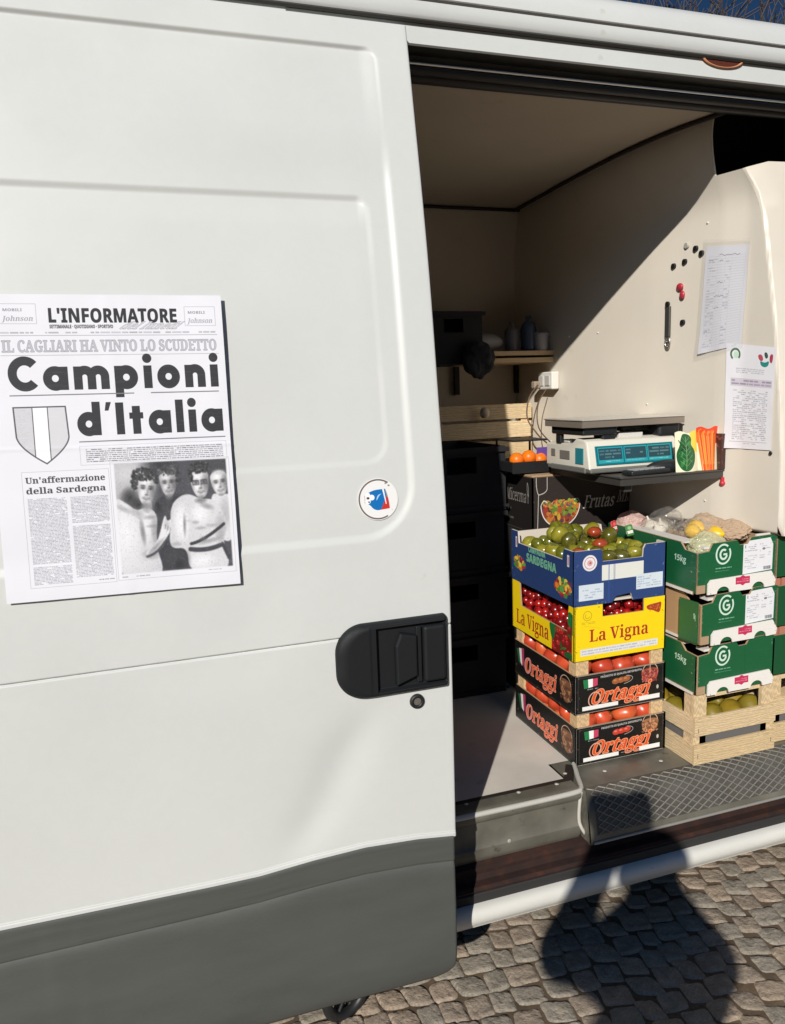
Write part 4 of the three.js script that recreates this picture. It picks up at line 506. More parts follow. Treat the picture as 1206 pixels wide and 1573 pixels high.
// right stack: wooden crate, three green boxes; a second stack just in the frame
const RW = 0.284, RD = 0.44, RX = 1.6, RZ = -1.93;
function woodCrate(label, x, z, w, d) {
  const c = thing('wooden_crate', label, 'crate', [x, 0.492, z]); const H = 0.215, slat = (nm, g, k) => mesh(nm, g, WOODS[k % 3], c);
  for (const sx of [-1, 1]) for (const sz of [-1, 1]) { const px = sx * (w / 2 - 0.012), pz = sz * (d / 2 - 0.012); slat('corner_post', [box(px - 0.012 + (sx < 0 ? 0.002 : -0.036 + 0.012), px + 0.012 + (sx < 0 ? 0.024 : -0.002), 0.006, H, pz - 0.006, pz + 0.006), box(px - 0.0062, px + 0.006, 0.006, H - 0.0015, pz - (sz > 0 ? 0.04 : -0.007), pz + (sz > 0 ? -0.007 : 0.04))], 1); }
  [[0.0, 0.062], [0.09, 0.148]].forEach(([a, b], k) => { for (const s of [-1, 1]) { slat('slat', box(-w / 2, w / 2, a, b, s * d / 2 - 0.0035, s * d / 2 + 0.0035), k + (s > 0 ? 0 : 1)); slat('slat', box(s * (w / 2 - 0.0042) - 0.0035, s * (w / 2 - 0.0042) + 0.0035, a + 0.001, b - 0.001, -d / 2 + 0.004, d / 2 - 0.004), k + 1); } });
  for (const s of [-1, 1]) slat('inner_rail', box(-w / 2 + 0.04, w / 2 - 0.04, 0.196, H - 0.003, s * (d / 2 - 0.02) - 0.003, s * (d / 2 - 0.02) + 0.003), 2);
  mesh('gap_board', [box(-w / 2 + 0.026, w / 2 - 0.026, 0.03, 0.12, d / 2 - 0.009, d / 2 - 0.006), box(-w / 2 + 0.0105, -w / 2 + 0.0135, 0.03, 0.12, -d / 2 + 0.03, d / 2 - 0.05)], std(col(0.12, 0.115, 0.11), 0.85), c); slat('base_board', box(-w / 2 + 0.005, w / 2 - 0.005, 0.002, 0.008, -d / 2 + 0.005, d / 2 - 0.005), 0); mesh('staple', [box(-w / 2 + 0.012, -w / 2 + 0.014, 0.02, 0.034, d / 2 + 0.0032, d / 2 + 0.0045), box(-w / 2 + 0.012, -w / 2 + 0.014, 0.1, 0.114, d / 2 + 0.0032, d / 2 + 0.0045), box(w / 2 - 0.016, w / 2 - 0.014, 0.025, 0.039, d / 2 + 0.0032, d / 2 + 0.0045)], STEEL, c); return c;  // dark boards added behind the slat gaps to keep them dark
}
woodCrate('pale wooden slatted crate of yellow green pears under the left column of green boxes', 1.611, -1.92, 0.3, 0.42);
woodCrate('pale wooden crate at the right edge of the photo, behind the crate of pears', 1.915, -1.94, 0.29, 0.4);
{
  const pear = new THREE.LatheGeometry([[0, -0.9], [0.5, -0.82], [0.85, -0.45], [0.92, -0.05], [0.72, 0.42], [0.46, 0.8], [0.3, 1.05], [0.1, 1.15], [0, 1.14]].map((p) => new THREE.Vector2(...p)), 20);
  const pm = [phys('#ffffff', 0.45, { map: mottled([0.56, 0.47, 0.14], [0.12, 0.14, 0.1]), clearcoat: 0.2 }), phys('#ffffff', 0.45, { map: mottled([0.48, 0.42, 0.12], [0.12, 0.1, 0.06]), clearcoat: 0.2 })];
  for (let i = 0; i < 4; i++) for (let j = 0; j < 3; j++) { const m = single('pear', 'yellow green pear in the wooden crate under the green boxes', 'pear', pear, pm[(i + j) % 2], [1.505 + i * 0.071, 0.612 + rr(-0.006, 0.006), -1.765 - j * 0.08], 'pears in the wooden crate'); m.scale.setScalar(rr(0.036, 0.04)); m.rotation.set(rr(1.1, 2), rr(0, 6), rr(-0.5, 0.5)); }
}
const greenPrint = (labelled) => canvasTex(768, 420, (g, W, H) => {
  rect(g, '#0f5a33', 0, 0, W, H); for (let i = 0; i < 60; i++) { g.fillStyle = `rgba(${rnd() < 0.5 ? '190,215,190' : '0,20,8'},0.05)`; g.fillRect(rr(0, W), rr(0, H), rr(10, 120), rr(1, 4)); }
  g.strokeStyle = '#cfe3d3'; g.lineWidth = 15; g.beginPath(); g.ellipse(250, 118, 66, 78, 0, -0.55, 5.4); g.stroke(); g.lineWidth = 17; g.beginPath(); g.ellipse(252, 120, 31, 38, 0, -0.9, -6.05, true); g.stroke(); rect(g, '#cfe3d3', 250, 112, 36, 16);
  greek(g, 180, 222, 150, 18, 1, '#9fc7ae', 0.95); greek(g, 176, 250, 165, 10, 1, '#6fa485', 0.9); rect(g, '#0b4627', 468, 0, 3, H);
  if (labelled) { poly(g, '#e4e4e6', [[440, 34], [700, 22], [730, 80], [728, 292], [440, 306]]); greek(g, 456, 60, 120, 80, 5, '#a3a3ac', 0.6); greek(g, 456, 150, 120, 120, 7, '#b5b5bd', 0.6); greek(g, 600, 60, 110, 150, 8, '#b8b8c0', 0.5); rect(g, '#74747c', 456, 66, 8, 26); for (let i = 0; i < 22; i++) rect(g, '#4a4a52', 640 + i * 3.4, 258, rr(1, 2.6), 28); blob(g, '#7d7d86', 640, 110, 16, 10); } wear(g, W, H, 1.6);
});
const sidePrint = canvasTex(900, 400, (g, W, H) => { rect(g, '#0f5631', 0, 0, W, H); g.save(); g.translate(700, 130); g.rotate(0.05); textFit(g, '15kg', 0, 30, 110, 52, '700 $ sans-serif', '#bcd6c4'); g.restore(); rect(g, '#0b4226', 0, 380, W, 20); for (let i = 0; i < 40; i++) { g.fillStyle = 'rgba(200,225,205,0.05)'; g.fillRect(rr(0, W), rr(0, H), rr(20, 160), rr(1, 4)); } wear(g, W, H); });
const flapPrint = canvasTex(768, 128, (g, W, H) => { rect(g, '#e7e2da', 0, 0, W, H); rect(g, '#c22f55', 310, 18, 160, 56); poly(g, '#c22f55', [[360, 18], [390, 4], [420, 18]]); poly(g, '#c22f55', [[360, 74], [390, 88], [420, 74]]); greek(g, 325, 30, 130, 32, 2, '#e39aac'); wear(g, W, H, 0.6); });
const GWHITE = std(col(0.68, 0.65, 0.6), 0.7), flapM = printMat(flapPrint), gA = printMat(greenPrint(true)), gB = printMat(greenPrint(false)), gS = printMat(sidePrint), BROWNB = std(col(0.42, 0.26, 0.13), 0.8);
const arc = (cx2, cy, r, n = 8) => Array.from({ length: n + 1 }, (_, i) => [cx2 - r * Math.cos(i / n * Math.PI), cy + r * 0.85 * Math.sin(i / n * Math.PI)]);
function greenBox(label, x, y, z, o, group) {
  const h = 0.147, c = thing('green_fruit_box', label, 'box', [x, y, z], o.turn || 0, group);
  const fO = [[0, 0], [RW, 0], [RW, h - 0.003], [RW - 0.02, h + 0.004], [0.19, h + 0.002], [0.178, h - 0.016], [0.15, h - 0.017], [0.14, h - 0.002], [0.055, h - 0.004], [0.043, h - 0.026], [0, h - 0.03]];
  onFront(mesh('front_board', board(fO, 0.006), [o.labelled ? gA : gB, KRAFT], c), RW, RD);
  const fl = mesh('front_flap', board([[0.035, -0.001], ...arc(0.09, -0.001, 0.023), [0.118, 0], ...arc(0.215, 0, 0.023), [0.275, 0.002], [0.278, 0.02], [0.262, 0.047], [0.046, 0.042], [0.036, 0.03]], 0.004), [flapM, GWHITE], c); onFront(fl, RW, RD); fl.position.z += 0.0075; fl.position.y = -0.004; fl.rotation.x = -0.03;
  const sO = [[0, 0], [RD, 0], [RD, h - 0.028], [0.39, h - 0.026], [0.37, h - 0.006], [0, h - 0.006]];
  if (o.open) { onLeft(mesh('side_board', board(sO, 0.006), [BROWNB, BROWNB], c), RW, RD); const f = mesh('side_flap', [box(-0.004, 0.0, 0, h - 0.02, -0.07, 0)], gS, c); f.position.set(-RW / 2 - 0.003, 0, RD / 2 - 0.004); f.rotation.y = 0.1; }
  else onLeft(mesh('side_board', board(sO, 0.006), [gS, KRAFT], c), RW, RD);
  onRight(mesh('side_board', board(rectO(RD, h - 0.01), 0.006), [gS, KRAFT], c), RW, RD); onBack(mesh('back_board', board(rectO(RW, h - 0.006), 0.006), [gS, KRAFT], c), RW, RD);
  mesh('rim', [box(-RW / 2 + 0.0065, -RW / 2 + 0.05, h - 0.009, h - 0.005, -RD / 2 + 0.01, RD / 2 - 0.06), box(-RW / 2 + 0.03, -RW / 2 + 0.13, h - 0.02, h - 0.013, RD / 2 - 0.04, RD / 2 - 0.0065), box(RW / 2 - 0.07, RW / 2 - 0.02, h - 0.014, h + 0.008, RD / 2 - 0.012, RD / 2 - 0.0065)], GWHITE, c);
  mesh('corner_tab', [box(-RW / 2 + 0.001, -RW / 2 + 0.03, 0.0, 0.024, RD / 2 - 0.0005, RD / 2 + 0.003), box(-RW / 2 - 0.002, -RW / 2, -0.004, 0.006, -RD / 2 + 0.02, RD / 2 - 0.01)], [KRAFT, GWHITE][0], c); mesh('side_fold', box(-RW / 2 - 0.005, -RW / 2 - 0.0005, -0.002, 0.005, -RD / 2 + 0.03, RD / 2 - 0.012), GWHITE, c);
  mesh('base_board', box(-RW / 2 + 0.007, RW / 2 - 0.007, 0.003, 0.008, -RD / 2 + 0.007, RD / 2 - 0.007), KRAFT, c); return c;
}
greenBox('green fruit box without a paper label, resting on the wooden crate of pears', RX + 0.006, 0.711, RZ, {}, );
greenBox('green fruit box with its left side showing bare brown cardboard', RX + 0.007, 0.866, RZ + 0.003, { labelled: true, open: true, turn: 0.012 });
greenBox('green fruit box full of bagged produce, top of its column', RX - 0.001, 1.018, RZ, { labelled: true, turn: -0.012 });
[['topmost of the green boxes cut by the right edge of the photo', 1.022], ['middle one of the green boxes cut by the right edge of the photo', 0.866], ['lowest of the green boxes cut by the right edge of the photo', 0.711]].forEach(([l, y], i) => {
  const c = thing('cut_off_green_box', l, 'box', [1.908, y, -1.955]); const w = 0.29, d = 0.44;
  onFront(mesh('front_board', board([[0, 0.014], [0.01, 0.006], [w, 0.006], [w, 0.132], [0.01, 0.132], [0, 0.124]], 0.006), [printMat(canvasTex(64, 64, (g) => rect(g, '#0e4d2b', 0, 0, 64, 64))), KRAFT], c), w, d); onLeft(mesh('side_board', board(rectO(d, 0.13), 0.006), [KRAFT, KRAFT], c), w, d); onRight(mesh('side_board', board(rectO(d, 0.13), 0.006), [KRAFT, KRAFT], c), w, d); onBack(mesh('back_board', board(rectO(w, 0.13), 0.006), [KRAFT, KRAFT], c), w, d);
  const slats = []; for (let k = 0; k < 9; k++) slats.push(box(-w / 2 + 0.008 + k * 0.03, -w / 2 + 0.03 + k * 0.03, 0.128, 0.1545, d / 2 - 0.016, d / 2 - 0.01)); mesh('reddish_lining', [...slats, box(-w / 2 + 0.007, w / 2 - 0.007, 0.128, 0.153, d / 2 - 0.022, d / 2 - 0.017)], std(col(0.42, 0.17, 0.11), 0.85), c);
});
// bagged produce in the top green box
{
  const film = (tint, tr, rough) => phys(tint, rough, { transmission: tr, thickness: 0, side: THREE.DoubleSide, ior: 1.45, transparent: false });
  function bagGeo(k, amp = 0.22) { const g = mergeVertices(new THREE.IcosahedronGeometry(1, 24).deleteAttribute('normal').deleteAttribute('uv'), 1e-4), P = g.attributes.position; for (let i = 0; i < P.count; i++) { let x = P.getX(i), y = P.getY(i), z = P.getZ(i); const r = 1 + amp * fbm(x * 1.7 + k * 7, y * 1.7, z * 1.7, 3) + 0.16 * Math.abs(fbm(x * 4 + k, y * 4, z * 4 + 2, 3)) - 0.06; const tip = Math.max(0, y - 0.6); x *= r * (1 - 0.8 * tip); z *= r * (1 - 0.8 * tip); y *= r * (1 + 0.5 * tip); P.setXYZ(i, x, Math.max(y, -0.75), z); } g.computeVertexNormals(); const q = g.attributes.position, uv = []; for (let i = 0; i < q.count; i++) uv.push(q.getX(i) * 0.1, q.getZ(i) * 0.1); g.setAttribute('uv', new THREE.Float32BufferAttribute(uv, 2)); return toCreasedNormals(g, 0.35); }
  const bagAt = (label, cat, k, mat, p, s, rot = 0, amp) => { const m = single('produce_bag', label, cat, bagGeo(k, amp), mat, p); m.scale.set(...s); m.rotation.y = rot; return m; };
  const clear = film(col(0.96, 0.96, 0.94), 0.93, 0.1), yell = film(col(0.86, 0.86, 0.6), 0.6, 0.3), paper = std(col(0.42, 0.3, 0.2), 0.8, { side: THREE.DoubleSide }), pink = film(col(0.72, 0.5, 0.44), 0.35, 0.4);
  bagAt('pinkish bag at the rear left corner of the top green box', 'bag', 1, pink, [1.515, 1.165, -2.1], [0.05, 0.034, 0.05]);
  bagAt('clear plastic bag of white garlic in the top green box', 'bag', 2, clear, [1.535, 1.16, -1.985], [0.062, 0.032, 0.05], 0.5);
  bagAt('clear plastic bag wrapped round three lemons in the top green box', 'bag', 3, clear, [1.57, 1.165, -1.86], [0.07, 0.04, 0.06], 1);
  bagAt('pale yellow green plastic bag hanging over the front left corner of the top green box', 'bag', 4, yell, [1.535, 1.14, -1.765], [0.066, 0.04, 0.05], 0.2, 0.3);
  bagAt('crumpled brown paper bag in the middle of the top green box', 'paper bag', 5, paper, [1.638, 1.165, -1.89], [0.07, 0.04, 0.075], 2, 0.3);
  bagAt('brown paper bag at the right rear of the top green box', 'paper bag', 6, paper, [1.69, 1.16, -1.84], [0.052, 0.033, 0.06], 1.2, 0.3);
  bagAt('loose flat clear bag behind the paper bags in the top green box', 'bag', 7, clear, [1.62, 1.17, -2.06], [0.08, 0.035, 0.06], 0.9, 0.35);
  const lem = new THREE.LatheGeometry([[0, -1.25], [0.14, -1.2], [0.3, -1.05], [0.72, -0.62], [0.9, 0], [0.72, 0.62], [0.3, 1.05], [0.14, 1.2], [0, 1.25]].map((p) => new THREE.Vector2(...p)), 20), lm = phys('#ffffff', 0.4, { map: mottled([0.9, 0.72, 0.1], [0.08, 0.14, 0.1]), clearcoat: 0.3 });
  for (const [p, r] of [[[1.55, 1.17, -1.845], 0.5], [[1.583, 1.176, -1.87], 1.6], [[1.61, 1.162, -1.82], 2.4]]) { const m = single('lemon', 'yellow lemon inside a clear bag in the top green box', 'lemon', lem, lm, p, 'lemons in the clear bag'); m.scale.setScalar(0.027); m.rotation.set(1.3, r, 0.3); }
  const gar = new THREE.LatheGeometry([[0, -0.8], [0.6, -0.75], [0.95, -0.3], [0.9, 0.15], [0.4, 0.6], [0.16, 0.9], [0.12, 1.3], [0, 1.32]].map((p) => new THREE.Vector2(...p)), 16), gam = std(col(0.6, 0.55, 0.47), 0.7);
  for (const p of [[1.52, 1.158, -1.965], [1.556, 1.16, -2.0], [1.53, 1.165, -2.02]]) { const m = single('garlic_bulb', 'pale garlic bulb in a clear bag in the top green box', 'garlic', gar, gam, p, 'garlic in the clear bag'); m.scale.setScalar(0.024); m.rotation.set(rr(-0.6, 0.6), 0, rr(-0.6, 0.6)); }
}
// black cartons behind the blue box
{
  const front = canvasTex(1024, 384, (g, W, H) => {
    rect(g, '#2a2320', 0, 0, W, H); textFit(g, 'Frutas', 520, 250, 330, 96, 'italic 700 $ serif', '#ece6e0', { slant: -0.1 }); textFit(g, 'Micerma', 880, 225, 380, 90, 'italic 400 $ serif', '#d9d2cb', { slant: -0.1 });
    const bowl = () => { g.beginPath(); g.moveTo(86, 205); g.bezierCurveTo(96, 420, 470, 420, 490, 205); }; g.save(); bowl(); g.closePath(); g.clip(); rect(g, '#4a2a22', 0, 100, 520, 300); for (let i = 0; i < 150; i++) blob(g, ['#b8702a', '#c6972e', '#a5502a', '#5f7a2a', '#5a3448', '#9a3424', '#7a8a34', '#8a3a2a'][i % 8], rr(92, 486), rr(190, 370), rr(14, 32), rr(12, 28)); g.restore(); for (let i = 0; i < 44; i++) blob(g, ['#d9b02f', '#4f7a30', '#d07a2a', '#6a4260', '#8aa03a', '#c0562a'][i % 6], 120 + i * 7.6, 196 + rr(-14, 14), rr(16, 26), rr(13, 22)); g.strokeStyle = '#ddd8d2'; g.lineWidth = 9; bowl(); g.stroke(); g.lineWidth = 6; g.beginPath(); g.moveTo(86, 205); g.quadraticCurveTo(110, 150, 150, 186); g.moveTo(490, 205); g.quadraticCurveTo(470, 150, 430, 180); g.stroke();
    g.lineWidth = 7; g.strokeStyle = '#b9b3ac'; g.beginPath(); g.moveTo(150, 0); g.lineTo(150, 84); g.quadraticCurveTo(140, 118, 60, 124); g.moveTo(40, 0); g.quadraticCurveTo(36, 90, 62, 124); g.moveTo(62, 124); g.lineTo(50, 384); g.stroke(); wear(g, W, H);
  });
  const sideT = canvasTex(512, 384, (g, W, H) => { rect(g, '#1a1615', 0, 0, W, H); textFit(g, 'Micerma', 60, 190, 350, 90, 'italic 400 $ serif', '#8f8a84'); greek(g, 60, 240, 90, 30, 1, '#6a6661'); greek(g, 60, 310, 130, 30, 1, '#6a6661'); smooth(g, null, [[430, 30], [452, 90], [446, 150], [430, 120], [424, 70]], '#a9a49e', 6); g.fillStyle = '#8f8a84'; g.fillRect(436, 120, 8, 70); });
  const w = 0.39, d = 0.225, h = 0.186, plainB = std(col(0.02, 0.018, 0.017), 0.7);
  const c = thing('black_carton', 'black fruit carton with a bowl of fruit and white lettering behind the blue box', 'box', [1.4315, 1.128, -2.3825]);
  const fm = printMat(front, 0.6, 0.1), sm = printMat(sideT, 0.6, 0.1);
  onFront(mesh('front_board', board(rectO(w, h), 0.005), [fm, KRAFT], c), w, d); onLeft(mesh('side_board', board(rectO(d, h), 0.005), [sm, KRAFT], c), w, d); onRight(mesh('side_board', board(rectO(d, h), 0.005), [sm, KRAFT], c), w, d); onBack(mesh('back_board', board(rectO(w, h), 0.005), [plainB, KRAFT], c), w, d);
  mesh('lid_flap', [box(-w / 2, -w / 2 + 0.1, h + 0.001, h + 0.008, -d / 2 + 0.02, d / 2, 0.002), box(-w / 2 + 0.02, w / 2 - 0.02, h - 0.02, h - 0.014, -d / 2 + 0.006, d / 2 - 0.006)], KRAFT, c); mesh('base_board', box(-w / 2 + 0.006, w / 2 - 0.006, 0.001, 0.006, -d / 2 + 0.006, d / 2 - 0.006), KRAFT, c);
  [['plain dark carton directly under the fruit bowl carton, behind the blue box', 0.92], ['plain dark carton second from the floor behind the tomato crates', 0.711], ['plain dark carton on the van floor behind the tomato crates', 0.502]].forEach(([l, y]) => { const k = thing('dark_carton', l, 'box', [1.4315, y, -2.385]); mesh('body', box(-w / 2, w / 2, 0, 0.2, -d / 2, d / 2, 0.004), plainB, k); mesh('lid', box(-w / 2 - 0.003, w / 2 + 0.003, 0.2005, 0.207, -d / 2 - 0.003, d / 2 + 0.003, 0.002), plainB, k); });
}
// ---------------------------------------------------------------- shelf with the scale
{
  const s = thing('wall_shelf', 'dark metal edged shelf on the cream partition holding the weighing scale', 'shelf', [0, 0, 0]);
  const x0 = 1.334, x1 = 1.71, z0 = -2.4, z1 = -1.9;
  const inn = std(col(0.1, 0.085, 0.07), 0.45), al = std(col(0.07, 0.066, 0.06), 0.35, { metalness: 0.3 });
  const P = (a, b, c2, d2, e, f, r) => box(a, b, c2, d2, e, f, r);
  mesh('shelf_top', P(x0 + 0.006, x1, 1.336, 1.344, z0, z1 - 0.006), inn, s); mesh('shelf_underside', P(x0 + 0.012, x1, 1.318, 1.334, z0, z1 - 0.012), std(col(0.16, 0.12, 0.08), 0.8), s);
  mesh('edge_trim', [P(x0, x1 + 0.004, 1.318, 1.346, z1 - 0.005, z1, 0.003), P(x0 - 0.001, x1 + 0.004, 1.3395, 1.345, z1 - 0.002, z1 + 0.004, 0.002), P(x0 - 0.001, x0 + 0.005, 1.318, 1.346, z0, z1 - 0.0055, 0.002), P(x0 - 0.005, x0 - 0.0005, 1.3395, 1.345, z0, z1 + 0.003, 0.002)], al, s);
  mesh('bracket', [P(1.62, 1.65, 1.19, 1.318, -2.3, -2.29, 0.001), P(1.44, 1.66, 1.308, 1.318, -2.31, -2.28, 0.001), P(1.36, 1.39, 1.296, 1.318, -1.945, -1.925, 0.004)], al, s);
  single('red_clip', 'small red plastic clip under the right end of the shelf', 'clip', [new THREE.SphereGeometry(0.009, 14, 10).translate(0, -0.006, 0), new THREE.CylinderGeometry(0.006, 0.006, 0.014, 12).translate(0, 0.006, 0)], std(col(0.5, 0.03, 0.04), 0.4), [1.703, 1.308, -1.899]);
  // scale
  const sc = thing('weighing_scale', 'cream and teal market scale with a steel weighing plate on the shelf', 'scale', [1.45, 1.3445, -2.13], 0); const w = 0.33, d = 0.26; // origin under its middle
  const cream = phys(col(0.66, 0.63, 0.54), 0.45, { clearcoat: 0.2 }), teal = std(col(0.02, 0.2, 0.24), 0.45), greyf = std(col(0.14, 0.14, 0.13), 0.6);
  const prof = new THREE.Shape(); prof.moveTo(-d / 2, 0.016); prof.lineTo(d / 2 + 0.004, 0.016); prof.lineTo(d / 2 - 0.014, 0.098); prof.quadraticCurveTo(d / 2 - 0.018, 0.106, d / 2 - 0.03, 0.108); prof.lineTo(d / 2 - 0.075, 0.112); prof.lineTo(d / 2 - 0.1, 0.095); prof.lineTo(-d / 2, 0.09); prof.lineTo(-d / 2, 0.016);
  mesh('housing', toCreasedNormals(new THREE.ExtrudeGeometry(prof, { depth: w - 0.012, bevelEnabled: true, bevelThickness: 0.006, bevelSize: 0.006, bevelOffset: -0.006, bevelSegments: 3 }).rotateY(-Math.PI / 2).translate(w / 2 - 0.006, 0, 0), 0.6), cream, sc);
  mesh('foot_base', [box(-w / 2 + 0.002, w / 2 - 0.002, 0.005, 0.021, -d / 2 + 0.004, d / 2 + 0.008, 0.006), box(-w / 2 - 0.002, -w / 2 + 0.02, 0.003, 0.024, -d / 2 + 0.03, d / 2 - 0.02, 0.006), ...[[-1, -1], [-1, 1], [1, -1], [1, 1]].map(([a, b]) => box(a * 0.13 - 0.012, a * 0.13 + 0.012, 0, 0.008, b * 0.1 - 0.012, b * 0.1 + 0.012, 0.002))], greyf, sc);
  const disp = canvasTex(640, 160, (g) => { rect(g, '#0e6e78', 0, 0, 640, 160); for (const [x, ww] of [[22, 190], [236, 176], [432, 184]]) { rect(g, '#2f9aa2', x - 6, 14, ww + 12, 132); rect(g, '#2c4a52', x, 22, ww, 96); greek(g, x + 8, 30, ww - 16, 80, 3, '#5b7f84', 0.7); greek(g, x + 8, 124, ww - 30, 12, 1, '#a7d3d3'); } });
  const dm = mesh('display', board(rectO(w - 0.045, 0.06), 0.003), [phys('#ffffff', 0.25, { map: disp, clearcoat: 0.6, clearcoatRoughness: 0.1 }), teal], sc); dm.position.set(-w / 2 + 0.026, 0.03, d / 2 + 0.0055); dm.rotation.x = -0.216;
  mesh('corner_panel', box(-w / 2 - 0.0025, -w / 2 + 0.002, 0.032, 0.082, d / 2 - 0.075, d / 2 - 0.03, 0.001), teal, sc); mesh('side_label', [box(-w / 2 - 0.002, -w / 2 + 0.002, 0.042, 0.07, d / 2 - 0.17, d / 2 - 0.11, 0.0005), box(-w / 2 - 0.002, -w / 2 + 0.002, 0.048, 0.072, d / 2 - 0.225, d / 2 - 0.2, 0.0005)], std(col(0.16, 0.15, 0.13), 0.6), sc);
  mesh('plate', toCreasedNormals(new THREE.ExtrudeGeometry(new THREE.Shape([[-0.186, -0.1], [0.19, -0.1], [0.19, 0.125], [-0.186, 0.125]].map((p) => new THREE.Vector2(...p))), { depth: 0.001, bevelEnabled: true, bevelThickness: 0.0015, bevelSize: 0.004, bevelSegments: 2 }).rotateX(Math.PI / 2).translate(0, 0.17, 0.0), 0.5), phys(col(0.75, 0.72, 0.66), 0.3, { metalness: 0.6 }), sc);
  mesh('plate_rim', [box(-0.186, 0.19, 0.147, 0.1675, 0.122, 0.1255), box(-0.1865, -0.183, 0.147, 0.1672, -0.1, 0.1215)], std(col(0.3, 0.25, 0.2), 0.35, { metalness: 0.4 }), sc);
  mesh('plate_support', [box(-0.175, -0.05, 0.122, 0.166, -0.08, 0.112, 0.006), box(-0.17, -0.155, 0.092, 0.15, -0.06, -0.03, 0.004), box(-0.1, -0.05, 0.088, 0.15, 0.05, 0.105, 0.008), box(0.105, 0.187, 0.104, 0.166, -0.03, 0.112, 0.012), box(0.0, 0.15, 0.126, 0.146, -0.04, 0.06, 0.004)], BLACK, sc); mesh('support_cap', [box(-0.15, -0.115, 0.094, 0.104, -0.05, -0.01, 0.003), box(-0.11, -0.1, 0.09, 0.108, 0.0, 0.03, 0.003), box(-0.03, 0.06, 0.108, 0.124, 0.02, 0.09, 0.003)], std(col(0.6, 0.58, 0.55), 0.5), sc);
  // keypad lying in front of the scale
  const k = thing('keypad', 'black keypad with grey keys lying in front of the scale', 'keypad', [1.46, 1.3455, -1.93], 0.12); mesh('body', box(-0.095, 0.06, 0, 0.016, -0.026, 0.022, 0.006), BLACK, k); for (let i = 0; i < 6; i++) for (let j = 0; j < 2; j++) mesh('key', box(-0.08 + i * 0.021, -0.064 + i * 0.021, 0.0155, 0.0195, -0.016 + j * 0.018, -0.002 + j * 0.018, 0.001), std(col(0.3, 0.3, 0.29), 0.5), k);
  const hs = thing('card_reader', 'black curved card reader lying between the scale and the picture bag', 'card reader', [1.535, 1.3455, -1.945], -0.05); mesh('body', [new THREE.SphereGeometry(1, 24, 14).scale(0.078, 0.022, 0.024).translate(0, 0.016, 0), box(-0.06, 0.07, 0, 0.012, -0.014, 0.014, 0.005)], BLACK, hs); mesh('screen', box(-0.03, 0.02, 0.026, 0.0305, -0.008, 0.01, 0.002), std(col(0.03, 0.03, 0.035), 0.15), hs);
  // upright picture bags
  const leaf = canvasTex(256, 384, (g) => { rect(g, '#e9e4c6', 0, 0, 256, 384); poly(g, '#e8d24a', [[150, 0], [256, 0], [256, 210], [170, 200]]); smooth(g, '#1c5a2c', [[70, 20], [130, 6], [170, 60], [150, 120], [200, 190], [190, 300], [130, 378], [60, 380], [14, 300], [6, 200], [40, 140], [50, 80]]); for (let i = 0; i < 46; i++) smooth(g, ['#2f7a38', '#174a24', '#3d8a44', '#123c1e'][i % 4], [[rr(20, 180), rr(40, 360)], [rr(20, 180), rr(40, 360)], [rr(20, 180), rr(60, 350)]].map((p, q, a) => [a[0][0] * 0.7 + p[0] * 0.3, a[0][1] * 0.7 + p[1] * 0.3])); g.strokeStyle = '#7fae72'; g.lineWidth = 5; g.beginPath(); g.moveTo(90, 360); g.quadraticCurveTo(110, 200, 100, 40); g.stroke(); g.lineWidth = 3; for (let i = 0; i < 6; i++) { g.beginPath(); g.moveTo(98, 330 - i * 48); g.lineTo(160 - i * 4, 270 - i * 46); g.moveTo(98, 330 - i * 48); g.lineTo(40 + i * 4, 280 - i * 46); g.stroke(); } });
  const carrot = canvasTex(256, 384, (g) => { rect(g, '#e9d9b8', 0, 0, 256, 384); poly(g, '#d8401f', [[0, 0], [256, 0], [226, 150], [40, 180], [0, 120]]); for (let i = 0; i < 16; i++) { const x = 20 + i * 13 + rr(-6, 6); poly(g, ['#e86a1c', '#f08a2c', '#d9501c', '#c8441c'][i % 4], [[x - 16, 20 + rr(0, 40)], [x + 14, 16 + rr(0, 30)], [120 + (x - 120) * 0.62 + 5, 384], [120 + (x - 120) * 0.62 - 4, 384]]); } for (let i = 0; i < 8; i++) { g.strokeStyle = '#f4b060'; g.lineWidth = 4; g.beginPath(); g.moveTo(30 + i * 26, 70); g.lineTo(70 + i * 17, 330); g.stroke(); } });
  for (const [l, t, p, ww, ry, rx] of [['upright bag printed with a dark green chard leaf on the shelf', leaf, [1.587, 1.3455, -1.918], 0.098, 0.1, -0.09], ['upright bag printed with orange carrots on the shelf', carrot, [1.661, 1.3455, -1.918], 0.08, -0.1, -0.07]]) { const b = thing('picture_bag', l, 'bag', p, ry); const h2 = ww > 0.09 ? 0.122 : 0.132; const us2 = samples(0, 1, 0.1, [], 1, 0); mesh('printed_front', grid(us2, us2, (u, v) => [(u - 0.5) * ww * (1 - 0.04 * v), v * h2 + 0.004 * Math.sin(u * 9) * v, 0.012 * Math.sin(u * Math.PI) * (1 - 0.6 * v) + v * h2 * rx], (u, v) => [u, v]), printMat(t, 0.4, 0.4), b); mesh('bag_back', grid(us2, us2, (u, v) => [(u - 0.5) * ww * (1 - 0.04 * v), v * h2 + 0.004 * Math.sin(u * 9) * v - 0.001, -0.012 * Math.sin(u * Math.PI) * (1 - 0.6 * v) + v * h2 * rx - 0.0006]), std(col(0.55, 0.5, 0.36), 0.6), b); }
  const bk = canvasTex(64, 256, (g) => { rect(g, '#3a1f1c', 0, 0, 64, 256); for (let i = 0; i < 26; i++) blob(g, i % 2 ? '#7a4a40' : '#5a2c2a', rr(4, 60), rr(6, 250), rr(3, 9), rr(3, 9)); });
